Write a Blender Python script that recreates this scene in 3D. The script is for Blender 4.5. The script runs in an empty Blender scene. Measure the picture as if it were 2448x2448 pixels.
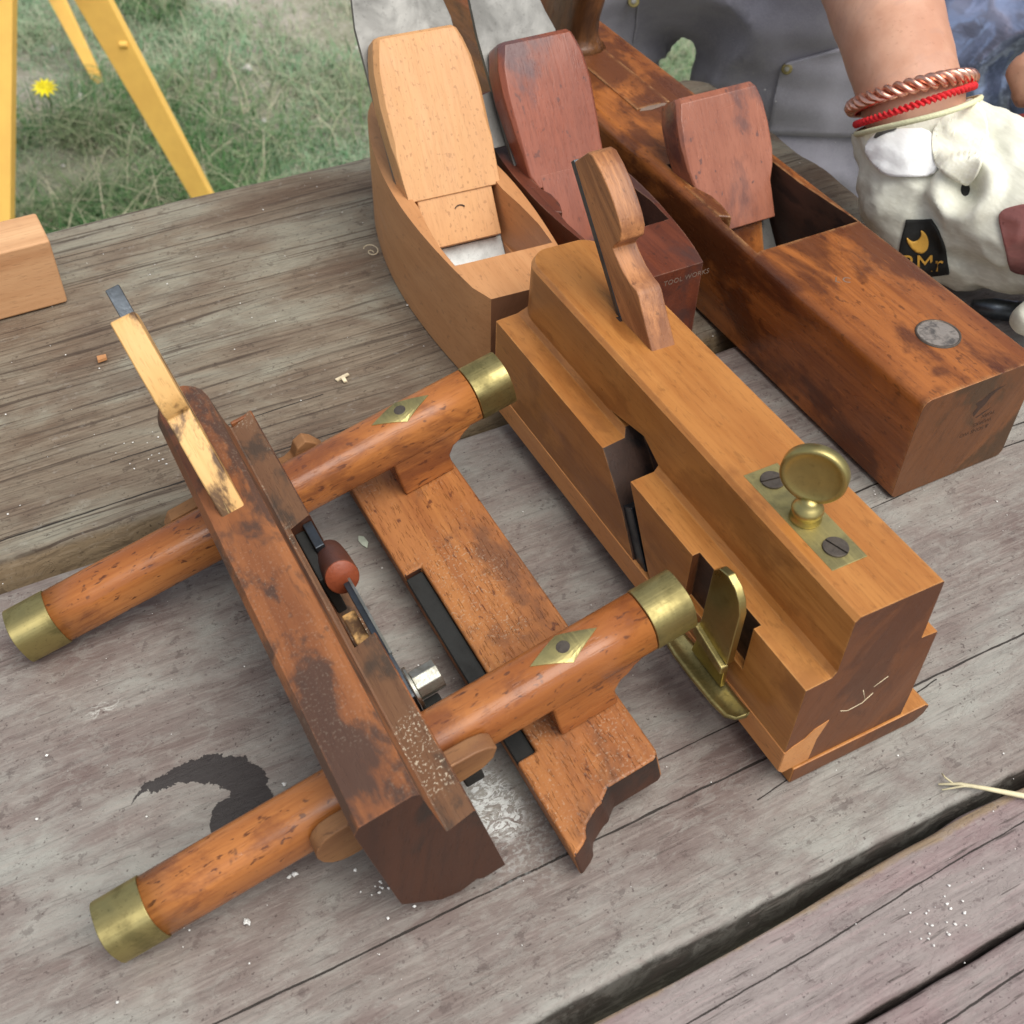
import bpy, bmesh, math, random
import numpy as np
from mathutils import Vector, Matrix, noise as mnoise

random.seed(4); rng = np.random.default_rng(7)
SC = bpy.context.scene
COL = SC.collection

# ---------------------------------------------------------------- camera
cam_d = bpy.data.cameras.new("camera"); cam = bpy.data.objects.new("camera", cam_d); COL.objects.link(cam)
Rt = Vector((0.88456787, -0.46590738, 0.02167931)); Up = Vector((0.32237069, 0.64431939, 0.69349093)); Bk = Vector((-0.33707094, -0.60645102, 0.72013911))
cam.matrix_world = Matrix(((Rt.x, Up.x, Bk.x, 0), (Rt.y, Up.y, Bk.y, 0), (Rt.z, Up.z, Bk.z, 0.39963), (0, 0, 0, 1)))
cam_d.sensor_width = 36; cam_d.lens = 36 * 2850.18 / 2448
cam_d.clip_start = 0.02; cam_d.clip_end = 400
cam_d.dof.use_dof = True; cam_d.dof.focus_distance = 0.52; cam_d.dof.aperture_fstop = 22
SC.camera = cam

# ---------------------------------------------------------------- sky, sun, exposure
SUN_EL, SUN_AZ = math.radians(64), math.radians(-72)      # direction the light comes from (azimuth from +x)
w = bpy.data.worlds.new("World"); SC.world = w; w.use_nodes = True
nt = w.node_tree; nt.nodes.clear()
sky = nt.nodes.new("ShaderNodeTexSky"); sky.sky_type = 'NISHITA'; sky.sun_disc = False
sky.sun_elevation = SUN_EL; sky.sun_rotation = math.radians(90) - SUN_AZ; sky.air_density = 1.0; sky.dust_density = 3.0
hsv = nt.nodes.new("ShaderNodeHueSaturation"); hsv.inputs["Saturation"].default_value = 0.42
bg = nt.nodes.new("ShaderNodeBackground"); bg.inputs["Strength"].default_value = 0.10
wo = nt.nodes.new("ShaderNodeOutputWorld")
nt.links.new(sky.outputs[0], hsv.inputs["Color"]); nt.links.new(hsv.outputs[0], bg.inputs[0]); nt.links.new(bg.outputs[0], wo.inputs[0])
sd = bpy.data.lights.new("sun", 'SUN'); sun = bpy.data.objects.new("sun", sd); COL.objects.link(sun)
sd.energy = 1.9; sd.angle = math.radians(55); sd.color = (1.0, 0.95, 0.88)
sdir = Vector((math.cos(SUN_EL) * math.cos(SUN_AZ), math.cos(SUN_EL) * math.sin(SUN_AZ), math.sin(SUN_EL)))
sun.rotation_euler = sdir.to_track_quat('Z', 'Y').to_euler(); sun.location = (0, 0, 3)
SC.view_settings.view_transform = 'Standard'; SC.view_settings.look = 'None'
SC.view_settings.exposure = 0.62; SC.view_settings.gamma = 1; SC.view_settings.use_curve_mapping = False
SC.cycles.max_bounces = 6; SC.cycles.diffuse_bounces = 4; SC.cycles.glossy_bounces = 3
SC.cycles.use_denoising = True

# ---------------------------------------------------------------- node helpers
class NT:
    def __init__(s, name):
        s.m = bpy.data.materials.new(name); s.m.use_nodes = True; s.t = s.m.node_tree; s.t.nodes.clear()
        s.out = s.t.nodes.new("ShaderNodeOutputMaterial"); s.b = s.t.nodes.new("ShaderNodeBsdfPrincipled")
        s.t.links.new(s.b.outputs[0], s.out.inputs[0])
        tc = s.t.nodes.new("ShaderNodeTexCoord"); s.obj = tc.outputs["Object"]
    def n(s, ty, **k):
        nd = s.t.nodes.new(ty)
        for a, v in k.items(): setattr(nd, a, v)
        return nd
    def put(s, sock, v):
        if isinstance(v, bpy.types.NodeSocket): s.t.links.new(v, sock)
        elif v is not None:
            if isinstance(v, tuple) and len(v) == 3 and sock.type == 'RGBA': v = (*v, 1)
            sock.default_value = v
    def mp(s, scale=(1, 1, 1), rot=(0, 0, 0), loc=(0, 0, 0), vec=None):
        nd = s.n("ShaderNodeMapping"); s.put(nd.inputs[0], vec or s.obj)
        nd.inputs["Scale"].default_value = scale; nd.inputs["Rotation"].default_value = rot; nd.inputs["Location"].default_value = loc
        return nd.outputs[0]
    def noise(s, vec, scale=1, detail=3, rough=.5, dist=0):
        nd = s.n("ShaderNodeTexNoise"); s.put(nd.inputs["Vector"], vec)
        nd.inputs["Scale"].default_value = scale; nd.inputs["Detail"].default_value = detail
        nd.inputs["Roughness"].default_value = rough; nd.inputs["Distortion"].default_value = dist
        return nd.outputs[0]
    def ramp(s, f, stops):
        nd = s.n("ShaderNodeValToRGB"); s.put(nd.inputs[0], f); cr = nd.color_ramp
        while len(cr.elements) > 1: cr.elements.remove(cr.elements[-1])
        cr.elements[0].position = stops[0][0]; c = stops[0][1]; cr.elements[0].color = (*(c if isinstance(c, tuple) else (c, c, c)), 1)
        for p, c in stops[1:]:
            e = cr.elements.new(p); e.color = (*(c if isinstance(c, tuple) else (c, c, c)), 1)
        return nd.outputs[0]
    def th(s, f, a, b):     # smooth threshold 0..1
        nd = s.n("ShaderNodeMapRange"); nd.interpolation_type = 'SMOOTHSTEP'
        s.put(nd.inputs[0], f); nd.inputs[1].default_value = a; nd.inputs[2].default_value = b
        return nd.outputs[0]
    def mix(s, f, a, b, mode='MIX'):
        nd = s.n("ShaderNodeMix", data_type='RGBA', blend_type=mode); s.put(nd.inputs[0], f); s.put(nd.inputs[6], a); s.put(nd.inputs[7], b)
        return nd.outputs[2]
    def ma(s, op, a, b=None, c=None):
        nd = s.n("ShaderNodeMath", operation=op); s.put(nd.inputs[0], a)
        if b is not None: s.put(nd.inputs[1], b)
        if c is not None: s.put(nd.inputs[2], c)
        return nd.outputs[0]
    def sep(s, v=None):
        nd = s.n("ShaderNodeSeparateXYZ"); s.put(nd.inputs[0], v or s.obj); return nd.outputs
    def edge(s, r=.0012, lo=.02, hi=.25):     # worn arris mask
        bv = s.n("ShaderNodeBevel", samples=3); bv.inputs[0].default_value = r
        g = s.n("ShaderNodeNewGeometry"); d = s.n("ShaderNodeVectorMath", operation='DOT_PRODUCT')
        s.put(d.inputs[0], bv.outputs[0]); s.put(d.inputs[1], g.outputs["Normal"])
        return s.th(s.ma('SUBTRACT', 1.0, d.outputs["Value"]), lo, hi)
    def bump(s, h, strength=.3, dist=.001):
        nd = s.n("ShaderNodeBump"); nd.inputs["Strength"].default_value = strength; nd.inputs["Distance"].default_value = dist
        s.put(nd.inputs["Height"], h); s.put(s.b.inputs["Normal"], nd.outputs[0])
    def fin(s, col, rough=.5, metal=0, spec=None, coat=0):
        s.put(s.b.inputs["Base Color"], col); s.put(s.b.inputs["Roughness"], rough); s.b.inputs["Metallic"].default_value = metal
        if spec is not None: s.b.inputs["Specular IOR Level"].default_value = spec
        if coat: s.b.inputs["Coat Weight"].default_value = coat; s.b.inputs["Coat Roughness"].default_value = .25
        return s.m

def wood(name, light, dark, pore=.22, stain=None, stain_amt=.5, stain_scale=30, speck=.0, speck_col=None, rough=.42, rot=(0, 0, 0), g=1.0,
         edgecol=None, edge_amt=.6, bump=.25, spots=0, spot_col=(.08, .04, .02), contrast=1.0, scratch=.5, dust=0, seed=0.0, spot_lo=.66, spot_sc=260, stain_lo=.5, er=.0012):
    s = NT(name)
    L = (seed * 3.1, seed * 1.7, seed * 2.3)
    v = s.mp(rot=rot, loc=L)
    big = s.noise(s.mp((55 * g, 4 * g, 55 * g), vec=v), 1, 3, .55, .4)           # growth bands
    fine = s.noise(s.mp((520 * g, 22 * g, 520 * g), vec=v), 1, 4, .6)            # fibres
    mot = s.noise(s.mp((26, 9, 26), vec=v), 1, 4, .6, .8)                        # mottling
    mid = tuple((a + b) / 2 for a, b in zip(light, dark))
    c = s.ramp(big, [(.5 - .22 / contrast, dark), (.5, mid), (.5 + .2 / contrast, light)])
    c = s.mix(s.ma('MULTIPLY', s.th(fine, .42, .68), .45), c, dark)
    c = s.mix(s.ma('MULTIPLY', s.th(mot, .45, .72), .5), c, light)
    pores = s.noise(s.mp((1500, 130, 1500), vec=v), 1, 1, .5)
    pm = s.th(pores, .60, .70)
    c = s.mix(s.ma('MULTIPLY', pm, pore), c, tuple(x * .45 for x in dark))
    if spots:
        sp = s.noise(s.mp((spot_sc, spot_sc * .6, spot_sc), vec=v), 1, 2, .5)
        c = s.mix(s.ma('MULTIPLY', s.th(sp, spot_lo, spot_lo + .06), spots), c, spot_col)
    if speck:
        sk = s.noise(s.mp((420, 150, 420), vec=v), 1, 3, .6, .5)
        c = s.mix(s.ma('MULTIPLY', s.th(sk, .60, .70), speck), c, speck_col or tuple(x * .35 for x in dark))
    if stain:
        st = s.noise(s.mp((stain_scale, stain_scale * .55, stain_scale), vec=v), 1, 6, .62, .3)
        c = s.mix(s.ma('MULTIPLY', s.th(st, stain_lo, stain_lo + .10), stain_amt), c, stain)
    if scratch:
        sc = s.noise(s.mp((1800, 60, 1800), rot=(0.2, 0.1, .35), vec=v), 1, 1, .5)
        c = s.mix(s.ma('MULTIPLY', s.th(sc, .74, .8), scratch * .6), c, tuple(min(1, x * 1.7) for x in light))
    if dust:
        du = s.noise(s.mp((900, 900, 900), vec=v), 1, 2, .6); dm = s.noise(s.mp((30, 30, 30), vec=v), 1, 2, .5)
        c = s.mix(s.ma('MULTIPLY', s.ma('MULTIPLY', s.th(du, .55, .68), s.th(dm, .42, .6)), dust), c, (.55, .48, .36))
    if edgecol:
        en = s.noise(s.mp((160, 90, 160), vec=v), 1, 4, .65)
        c = s.mix(s.ma('MULTIPLY', s.ma('MULTIPLY', s.edge(er), s.th(en, .36, .6)), edge_amt), c, edgecol)
    r = s.ramp(mot, [(.3, max(.05, rough - .12)), (.7, min(1, rough + .15))])
    h = s.ma('SUBTRACT', s.ma('ADD', s.ma('MULTIPLY', fine, .5), s.ma('MULTIPLY', s.noise(s.mp((90, 60, 90), vec=v), 1, 3, .6), .9)), s.ma('MULTIPLY', pm, .5))
    s.bump(h, bump, .0009)
    return s.fin(c, r, 0, .45)

def metal(name, col, dark, amt=.6, scale=60, rough=.35, metallic=1.0, grain=None, spot=.3):
    s = NT(name)
    a = s.noise(s.mp((scale,) * 3), 1, 5, .6, .4); b = s.noise(s.mp((scale * 8,) * 3), 1, 3, .6)
    c = s.mix(s.ma('MULTIPLY', s.th(a, .42, .66), amt), col, dark)
    c = s.mix(s.ma('MULTIPLY', s.th(b, .58, .70), spot), c, tuple(x * .5 for x in dark))
    h = b
    if grain:
        gr = s.noise(s.mp(grain), 1, 3, .6); c = s.mix(s.ma('MULTIPLY', s.th(gr, .5, .7), .3), c, tuple(min(1, x * 1.25) for x in col)); h = gr
    s.bump(s.ma('ADD', h, s.ma('MULTIPLY', a, .6)), .18, .0005)
    return s.fin(c, s.ramp(a, [(.3, rough - .08), (.7, rough + .2)]), metallic)

def plain(name, col, rough=.6, metallic=0, var=.25, scale=80, bump=.2):
    s = NT(name); a = s.noise(s.mp((scale,) * 3), 1, 5, .6)
    c = s.mix(s.th(a, .3, .7), tuple(x * (1 - var) for x in col), tuple(min(1, x * (1 + var)) for x in col))
    s.bump(a, bump, .0008); return s.fin(c, rough, metallic)

M = {}
M['pale'] = wood('pale_beech', (.60, .31, .135), (.42, .185, .068), rough=.5, spots=.6, spot_col=(.30, .14, .06), edgecol=(.36, .17, .07), edge_amt=.35, contrast=.6, scratch=.2, bump=.12)
M['pale_wedge'] = wood('pale_beech_wedge', (.68, .38, .17), (.52, .255, .098), rough=.55, spots=.6, spot_col=(.36, .17, .07), speck=.15, speck_col=(.42, .21, .09), edgecol=(.45, .23, .10), edge_amt=.3, contrast=.5, scratch=.1, bump=.1, rot=(-.87, 0, 0), spot_lo=.62, spot_sc=520)
M['red'] = wood('dark_red_beech', (.17, .045, .020), (.065, .019, .012), stain=(.045, .028, .026), stain_amt=.6, stain_scale=22, rough=.38, edgecol=(.40, .24, .16), edge_amt=.5, spots=.4, spot_col=(.02, .014, .012), scratch=.8)
M['red_wedge'] = wood('red_wedge_wood', (.34, .105, .058), (.165, .046, .026), stain=(.105, .062, .064), stain_amt=.85, stain_lo=.47, stain_scale=17, rough=.33, edgecol=(.36, .12, .05), edge_amt=.7, spots=.5, spot_col=(.06, .035, .035), scratch=.5, rot=(-.87, 0, 0), contrast=.6)
M['jack'] = wood('jack_beech', (.42, .145, .034), (.145, .040, .011), stain=(.075, .022, .009), stain_lo=.475, stain_amt=.8, stain_scale=20, rough=.25, er=.0042, edgecol=(.44, .235, .095), edge_amt=.95, spots=.5, spot_col=(.035, .014, .008), speck=.5, scratch=.7)
M['jack_wedge'] = wood('jack_wedge_wood', (.40, .155, .092), (.22, .072, .040), stain=(.115, .055, .048), stain_amt=.75, stain_scale=24, rough=.27, edgecol=(.06, .03, .02), edge_amt=.7, spots=.6, spot_col=(.05, .04, .045), scratch=.8, rot=(-.87, 0, 0), contrast=.7)
M['tote'] = wood('tote_wood', (.20, .085, .03), (.07, .032, .014), stain=(.035, .018, .010), stain_amt=.6, rough=.24, rot=(1.3, 0, 0))
M['honey'] = wood('honey_beech', (.53, .24, .064), (.31, .108, .022), stain=(.19, .066, .016), stain_amt=.5, stain_scale=24, rough=.36, edgecol=(.66, .36, .13), edge_amt=.7, speck=.28, contrast=.85, scratch=.2, bump=.15)
M['honey_wedge'] = wood('honey_wedge_wood', (.46, .20, .075), (.20, .075, .030), rough=.42, g=2.0, rot=(-.6, .25, 0), edgecol=(.5, .24, .10), edge_amt=.5, contrast=2.0, speck=.5, scratch=.3)
M['box'] = wood('boxwood_strip', (.62, .29, .10), (.48, .19, .055), rough=.45, speck=.3, contrast=.7)
M['plough'] = wood('plough_stock_beech', (.31, .115, .038), (.15, .050, .019), stain=(.060, .034, .024), stain_amt=.88, stain_lo=.455, stain_scale=42, rough=.45, edgecol=(.46, .17, .06), edge_amt=.6, spots=.4, spot_col=(.05, .03, .022), scratch=.2, dust=.12, seed=2)
M['plough_arm'] = wood('plough_arm_beech', (.47, .185, .052), (.26, .078, .020), stain=(.13, .040, .020), stain_amt=.6, stain_scale=30, rough=.25, rot=(0, 0, math.pi / 2), speck=.8, speck_col=(.06, .02, .012), spots=.6, spot_col=(.03, .02, .022), scratch=.2, bump=.2)
M['plough_fence'] = wood('plough_fence_beech', (.46, .190, .056), (.24, .078, .024), stain=(.11, .050, .028), stain_amt=.65, stain_scale=26, rough=.55, speck=.9, speck_col=(.12, .038, .016), edgecol=(.10, .04, .02), edge_amt=.5, bump=.7, dust=.3, seed=5)
M['arm_wedge'] = wood('arm_wedge_wood', (.33, .165, .062), (.17, .070, .028), rough=.6, rot=(0, 0, math.pi / 2), speck=.5, contrast=.8)
M['boxwedge'] = wood('boxwood_wedge', (.78, .50, .20), (.60, .32, .10), stain=(.060, .028, .016), stain_amt=.9, stain_scale=58, rough=.42, speck=.4, rot=(-.87, 0, 0), contrast=.6, seed=3)
M['redcut'] = wood('red_peg_wood', (.30, .075, .030), (.19, .045, .020), rough=.4, contrast=.6, seed=1)
M['block'] = wood('pine_block_wood', (.68, .41, .21), (.47, .235, .105), rough=.65, rot=(0, 0, math.pi / 2), contrast=1.3, g=.8, scratch=0)
M['chip'] = plain('wood_chip', (.72, .62, .42), .8)
M['brass'] = metal('aged_brass', (.43, .365, .155), (.15, .13, .055), .65, 80, .44, grain=(25, 900, 900))
M['brass_plate'] = metal('brass_plate_metal', (.50, .43, .185), (.20, .185, .10), .75, 55, .46, grain=(800, 25, 800), spot=.15)
M['brass_dark'] = metal('dull_brass', (.46, .385, .155), (.24, .21, .09), .4, 40, .33, spot=.2)
M['steel'] = metal('grey_iron', (.20, .20, .188), (.14, .138, .128), .5, 45, .48, .75, spot=.25)
M['polished'] = metal('rubbed_iron', (.68, .74, .73), (.40, .45, .44), .6, 140, .45, 0)
M['bluesteel'] = metal('dark_blued_steel', (.10, .115, .13), (.04, .045, .05), .5, 90, .35, .9)
M['bright'] = metal('bright_steel', (.46, .46, .40), (.22, .21, .16), .6, 150, .36, 1)
M['black'] = metal('blackened_iron', (.016, .017, .015), (.008, .008, .007), .5, 90, .65, 0, spot=.2)
M['rivet'] = metal('iron_rivet', (.13, .11, .09), (.06, .05, .045), .6, 260, .5, .7)
M['copper'] = metal('copper_wire', (.86, .48, .36), (.60, .28, .20), .3, 120, .26, 1)
M['zinc'] = metal('worn_button_metal', (.36, .32, .28), (.085, .08, .078), .9, 190, .45, .6, grain=(900, 120, 900))
M['red_thread'] = plain('red_thread', (.62, .015, .02), .8, 0, .3, 600)
M['yellow'] = plain('yellow_paint', (.98, .58, .13), .55, 0, .06, 25)
M['ink'] = plain('dark_stamp_ink', (.05, .025, .015), .7)
M['darkline'] = plain('dark_scratch', (.03, .015, .01), .8)

# ---------------------------------------------------------------- object helpers
def link(o, parent=None):
    COL.objects.link(o)
    if parent: o.parent = parent
    return o
def thing(name, label, cat, loc=(0, 0, 0), rot=(0, 0, 0), scale=1, group=None):
    o = bpy.data.objects.new(name, None); COL.objects.link(o); o.empty_display_size = .02
    o.location = loc; o.rotation_euler = rot; o.scale = (scale,) * 3; o['label'] = label; o['category'] = cat
    if group: o['group'] = group
    return o
def tag(o, label=None, cat=None, group=None, kind=None):
    if label: o['label'] = label
    if cat: o['category'] = cat
    if group: o['group'] = group
    if kind: o['kind'] = kind
    return o
def from_bm(name, bm, mat, parent=None, smooth=False):
    bmesh.ops.recalc_face_normals(bm, faces=bm.faces)
    me = bpy.data.meshes.new(name); bm.to_mesh(me); bm.free()
    if mat: me.materials.append(mat)
    if smooth: me.shade_smooth()
    return link(bpy.data.objects.new(name, me), parent)
def raw(name, verts, faces, mat, parent=None, smooth=False):
    me = bpy.data.meshes.new(name); me.from_pydata([tuple(map(float, v)) for v in verts], [], [tuple(map(int, f)) for f in faces]); me.update()
    if mat: me.materials.append(mat)
    if smooth: me.shade_smooth()
    return link(bpy.data.objects.new(name, me), parent)
def prism_bm(poly, a, b, axis, bm=None):
    bm = bm or bmesh.new()
    def pt(u, v, h): return {'x': (h, u, v), 'y': (u, h, v), 'z': (u, v, h)}[axis]
    A = [bm.verts.new(pt(u, v, a)) for u, v in poly]; B = [bm.verts.new(pt(u, v, b)) for u, v in poly]
    bm.faces.new(A); bm.faces.new(B)
    for i in range(len(poly)): bm.faces.new((A[i], A[(i + 1) % len(poly)], B[(i + 1) % len(poly)], B[i]))
    return bm
def bev(o, width=.001, seg=2, ang=35):
    m = o.modifiers.new("bevel", 'BEVEL'); m.width = width; m.segments = seg; m.limit_method = 'ANGLE'; m.angle_limit = math.radians(ang)
    m.harden_normals = True; o.data.shade_smooth(); return o
def prism(name, poly, a, b, axis, mat, parent=None, bw=.0008, seg=2):
    o = from_bm(name, prism_bm(poly, a, b, axis), mat, parent)
    return bev(o, bw, seg) if bw else o
def box(name, x0, x1, y0, y1, z0, z1, mat, parent=None, bw=.0006):
    return prism(name, [(x0, y0), (x1, y0), (x1, y1), (x0, y1)], z0, z1, 'z', mat, parent, bw)
def loft(name, secs, mat, parent=None, smooth=True, cap=True, bw=None):
    bm = bmesh.new(); R = [[bm.verts.new(p) for p in s] for s in secs]; n = len(secs[0])
    for a, b in zip(R[:-1], R[1:]):
        for i in range(n): bm.faces.new((a[i], a[(i + 1) % n], b[(i + 1) % n], b[i]))
    if cap: bm.faces.new(R[0]); bm.faces.new(R[-1])
    o = from_bm(name, bm, mat, parent, smooth and not bw)
    return bev(o, bw) if bw else o
def cut(o, *bms):
    """subtract solids from o, keep only the result"""
    cs = []
    for bm in bms:
        bmesh.ops.recalc_face_normals(bm, faces=bm.faces)
        me = bpy.data.meshes.new("c"); bm.to_mesh(me); bm.free(); c = bpy.data.objects.new("c", me); COL.objects.link(c)
        c.matrix_world = o.matrix_world; cs.append(c)
        md = o.modifiers.new("b", 'BOOLEAN'); md.operation = 'DIFFERENCE'; md.object = c; md.solver = 'EXACT'
    par = o.parent; o.parent = None
    dg = bpy.context.evaluated_depsgraph_get(); dg.update(); me = bpy.data.meshes.new_from_object(o.evaluated_get(dg))
    o.modifiers.clear(); o.data = me; o.parent = par
    for c in cs: bpy.data.objects.remove(c)
    return o
def superel(cx, cz, w, h, n=28, e=2.6):
    P = []
    for i in range(n):
        t = 2 * math.pi * i / n; c, s = math.cos(t), math.sin(t)
        P.append((cx + w * math.copysign(abs(c) ** (2 / e), c), cz + h * math.copysign(abs(s) ** (2 / e), s)))
    return P
def tube(name, pts, rad, mat, parent=None, n=10):
    pts = [Vector(p) for p in pts]; secs = []
    for i, p in enumerate(pts):
        t = (pts[min(i + 1, len(pts) - 1)] - pts[max(i - 1, 0)]).normalized(); u = t.orthogonal().normalized() if i == 0 else (u - t * u.dot(t)).normalized(); v = t.cross(u)
        r = rad[i] if isinstance(rad, (list, tuple)) else rad
        secs.append([p + u * (r * math.cos(2 * math.pi * k / n)) + v * (r * math.sin(2 * math.pi * k / n)) for k in range(n)])
    return loft(name, secs, mat, parent)
def cyl(name, c, axis, r, h, mat, parent=None, n=36, bw=.0004, r2=None):
    a = Vector(axis).normalized(); u = a.orthogonal().normalized(); v = a.cross(u); c = Vector(c)
    secs = [[c + a * hh + u * (rr * math.cos(2 * math.pi * k / n)) + v * (rr * math.sin(2 * math.pi * k / n)) for k in range(n)] for hh, rr in ((0, r), (h, r2 or r))]
    return loft(name, secs, mat, parent, bw=bw)
def slab(name, poly, frame, t0, t1, mat, parent, bw=.0003):
    """flat plate: poly (x, s) in a plane inclined about x; frame = (y0, z0, angle); thickness along the plane normal from t0 to t1"""
    y0, z0, a = frame; ca, sa = math.cos(a), math.sin(a)
    def P(x, s, t): return (x, y0 + s * ca - t * sa, z0 + s * sa + t * ca)
    bm = bmesh.new(); A = [bm.verts.new(P(x, s, t0)) for x, s in poly]; B = [bm.verts.new(P(x, s, t1)) for x, s in poly]
    bm.faces.new(A); bm.faces.new(B)
    for i in range(len(poly)): bm.faces.new((A[i], A[(i + 1) % len(poly)], B[(i + 1) % len(poly)], B[i]))
    o = from_bm(name, bm, mat, parent)
    return bev(o, bw, 1) if bw else o
def stamp(name, text, size, mat, parent, M4, ext=.00012, spacing=1.0):
    cu = bpy.data.curves.new(name, 'FONT'); cu.body = text; cu.size = size; cu.extrude = ext; cu.align_x = 'CENTER'; cu.align_y = 'CENTER'; cu.space_character = spacing
    tmp = bpy.data.objects.new("t", cu); COL.objects.link(tmp); dg = bpy.context.evaluated_depsgraph_get(); dg.update()
    me = bpy.data.meshes.new_from_object(tmp.evaluated_get(dg)); bpy.data.objects.remove(tmp)
    me.transform(M4); me.materials.clear(); me.materials.append(mat)
    o = bpy.data.objects.new(name, me); return link(o, parent)
def basis(x, y, o):
    x = Vector(x).normalized(); y = Vector(y); y = (y - x * y.dot(x)).normalized(); z = x.cross(y)
    return Matrix(((x.x, y.x, z.x, o[0]), (x.y, y.y, z.y, o[1]), (x.z, y.z, z.z, o[2]), (0, 0, 0, 1)))
def screw(name, c, r, parent, ang=.3, mat='rivet'):
    """slotted flush screw lying in the xy plane"""
    o = cyl(name, (c[0], c[1], c[2] - .0012), (0, 0, 1), r, .0016, M[mat], parent, 28, .0002)
    bm = bmesh.new(); ca, sa = math.cos(ang), math.sin(ang); w = r * .09; L = r * 1.2
    P = [(c[0] + a * ca - b * sa, c[1] + a * sa + b * ca) for a, b in ((-L, -w), (L, -w), (L, w), (-L, w))]
    prism_bm(P, c[2] - .0003, c[2] + .002, 'z', bm); cut(o, bm); return o

# ================================================================ TABLE
def vnoise(x, y, sx, sy, seed):
    """smooth value noise on arrays"""
    X = x * sx + seed * 17.3; Y = y * sy + seed * 9.1; xi = np.floor(X).astype(int); yi = np.floor(Y).astype(int); fx = X - xi; fy = Y - yi
    fx = fx * fx * (3 - 2 * fx); fy = fy * fy * (3 - 2 * fy)
    def h(a, b):
        n = (a * 374761393 + b * 668265263 + seed * 1442695) & 0x7fffffff; n = ((n ^ (n >> 13)) * 1274126177) & 0x7fffffff
        return ((n ^ (n >> 16)) & 0xffff) / 65535.0
    return (h(xi, yi) * (1 - fx) + h(xi + 1, yi) * fx) * (1 - fy) + (h(xi, yi + 1) * (1 - fx) + h(xi + 1, yi + 1) * fx) * fy

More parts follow.
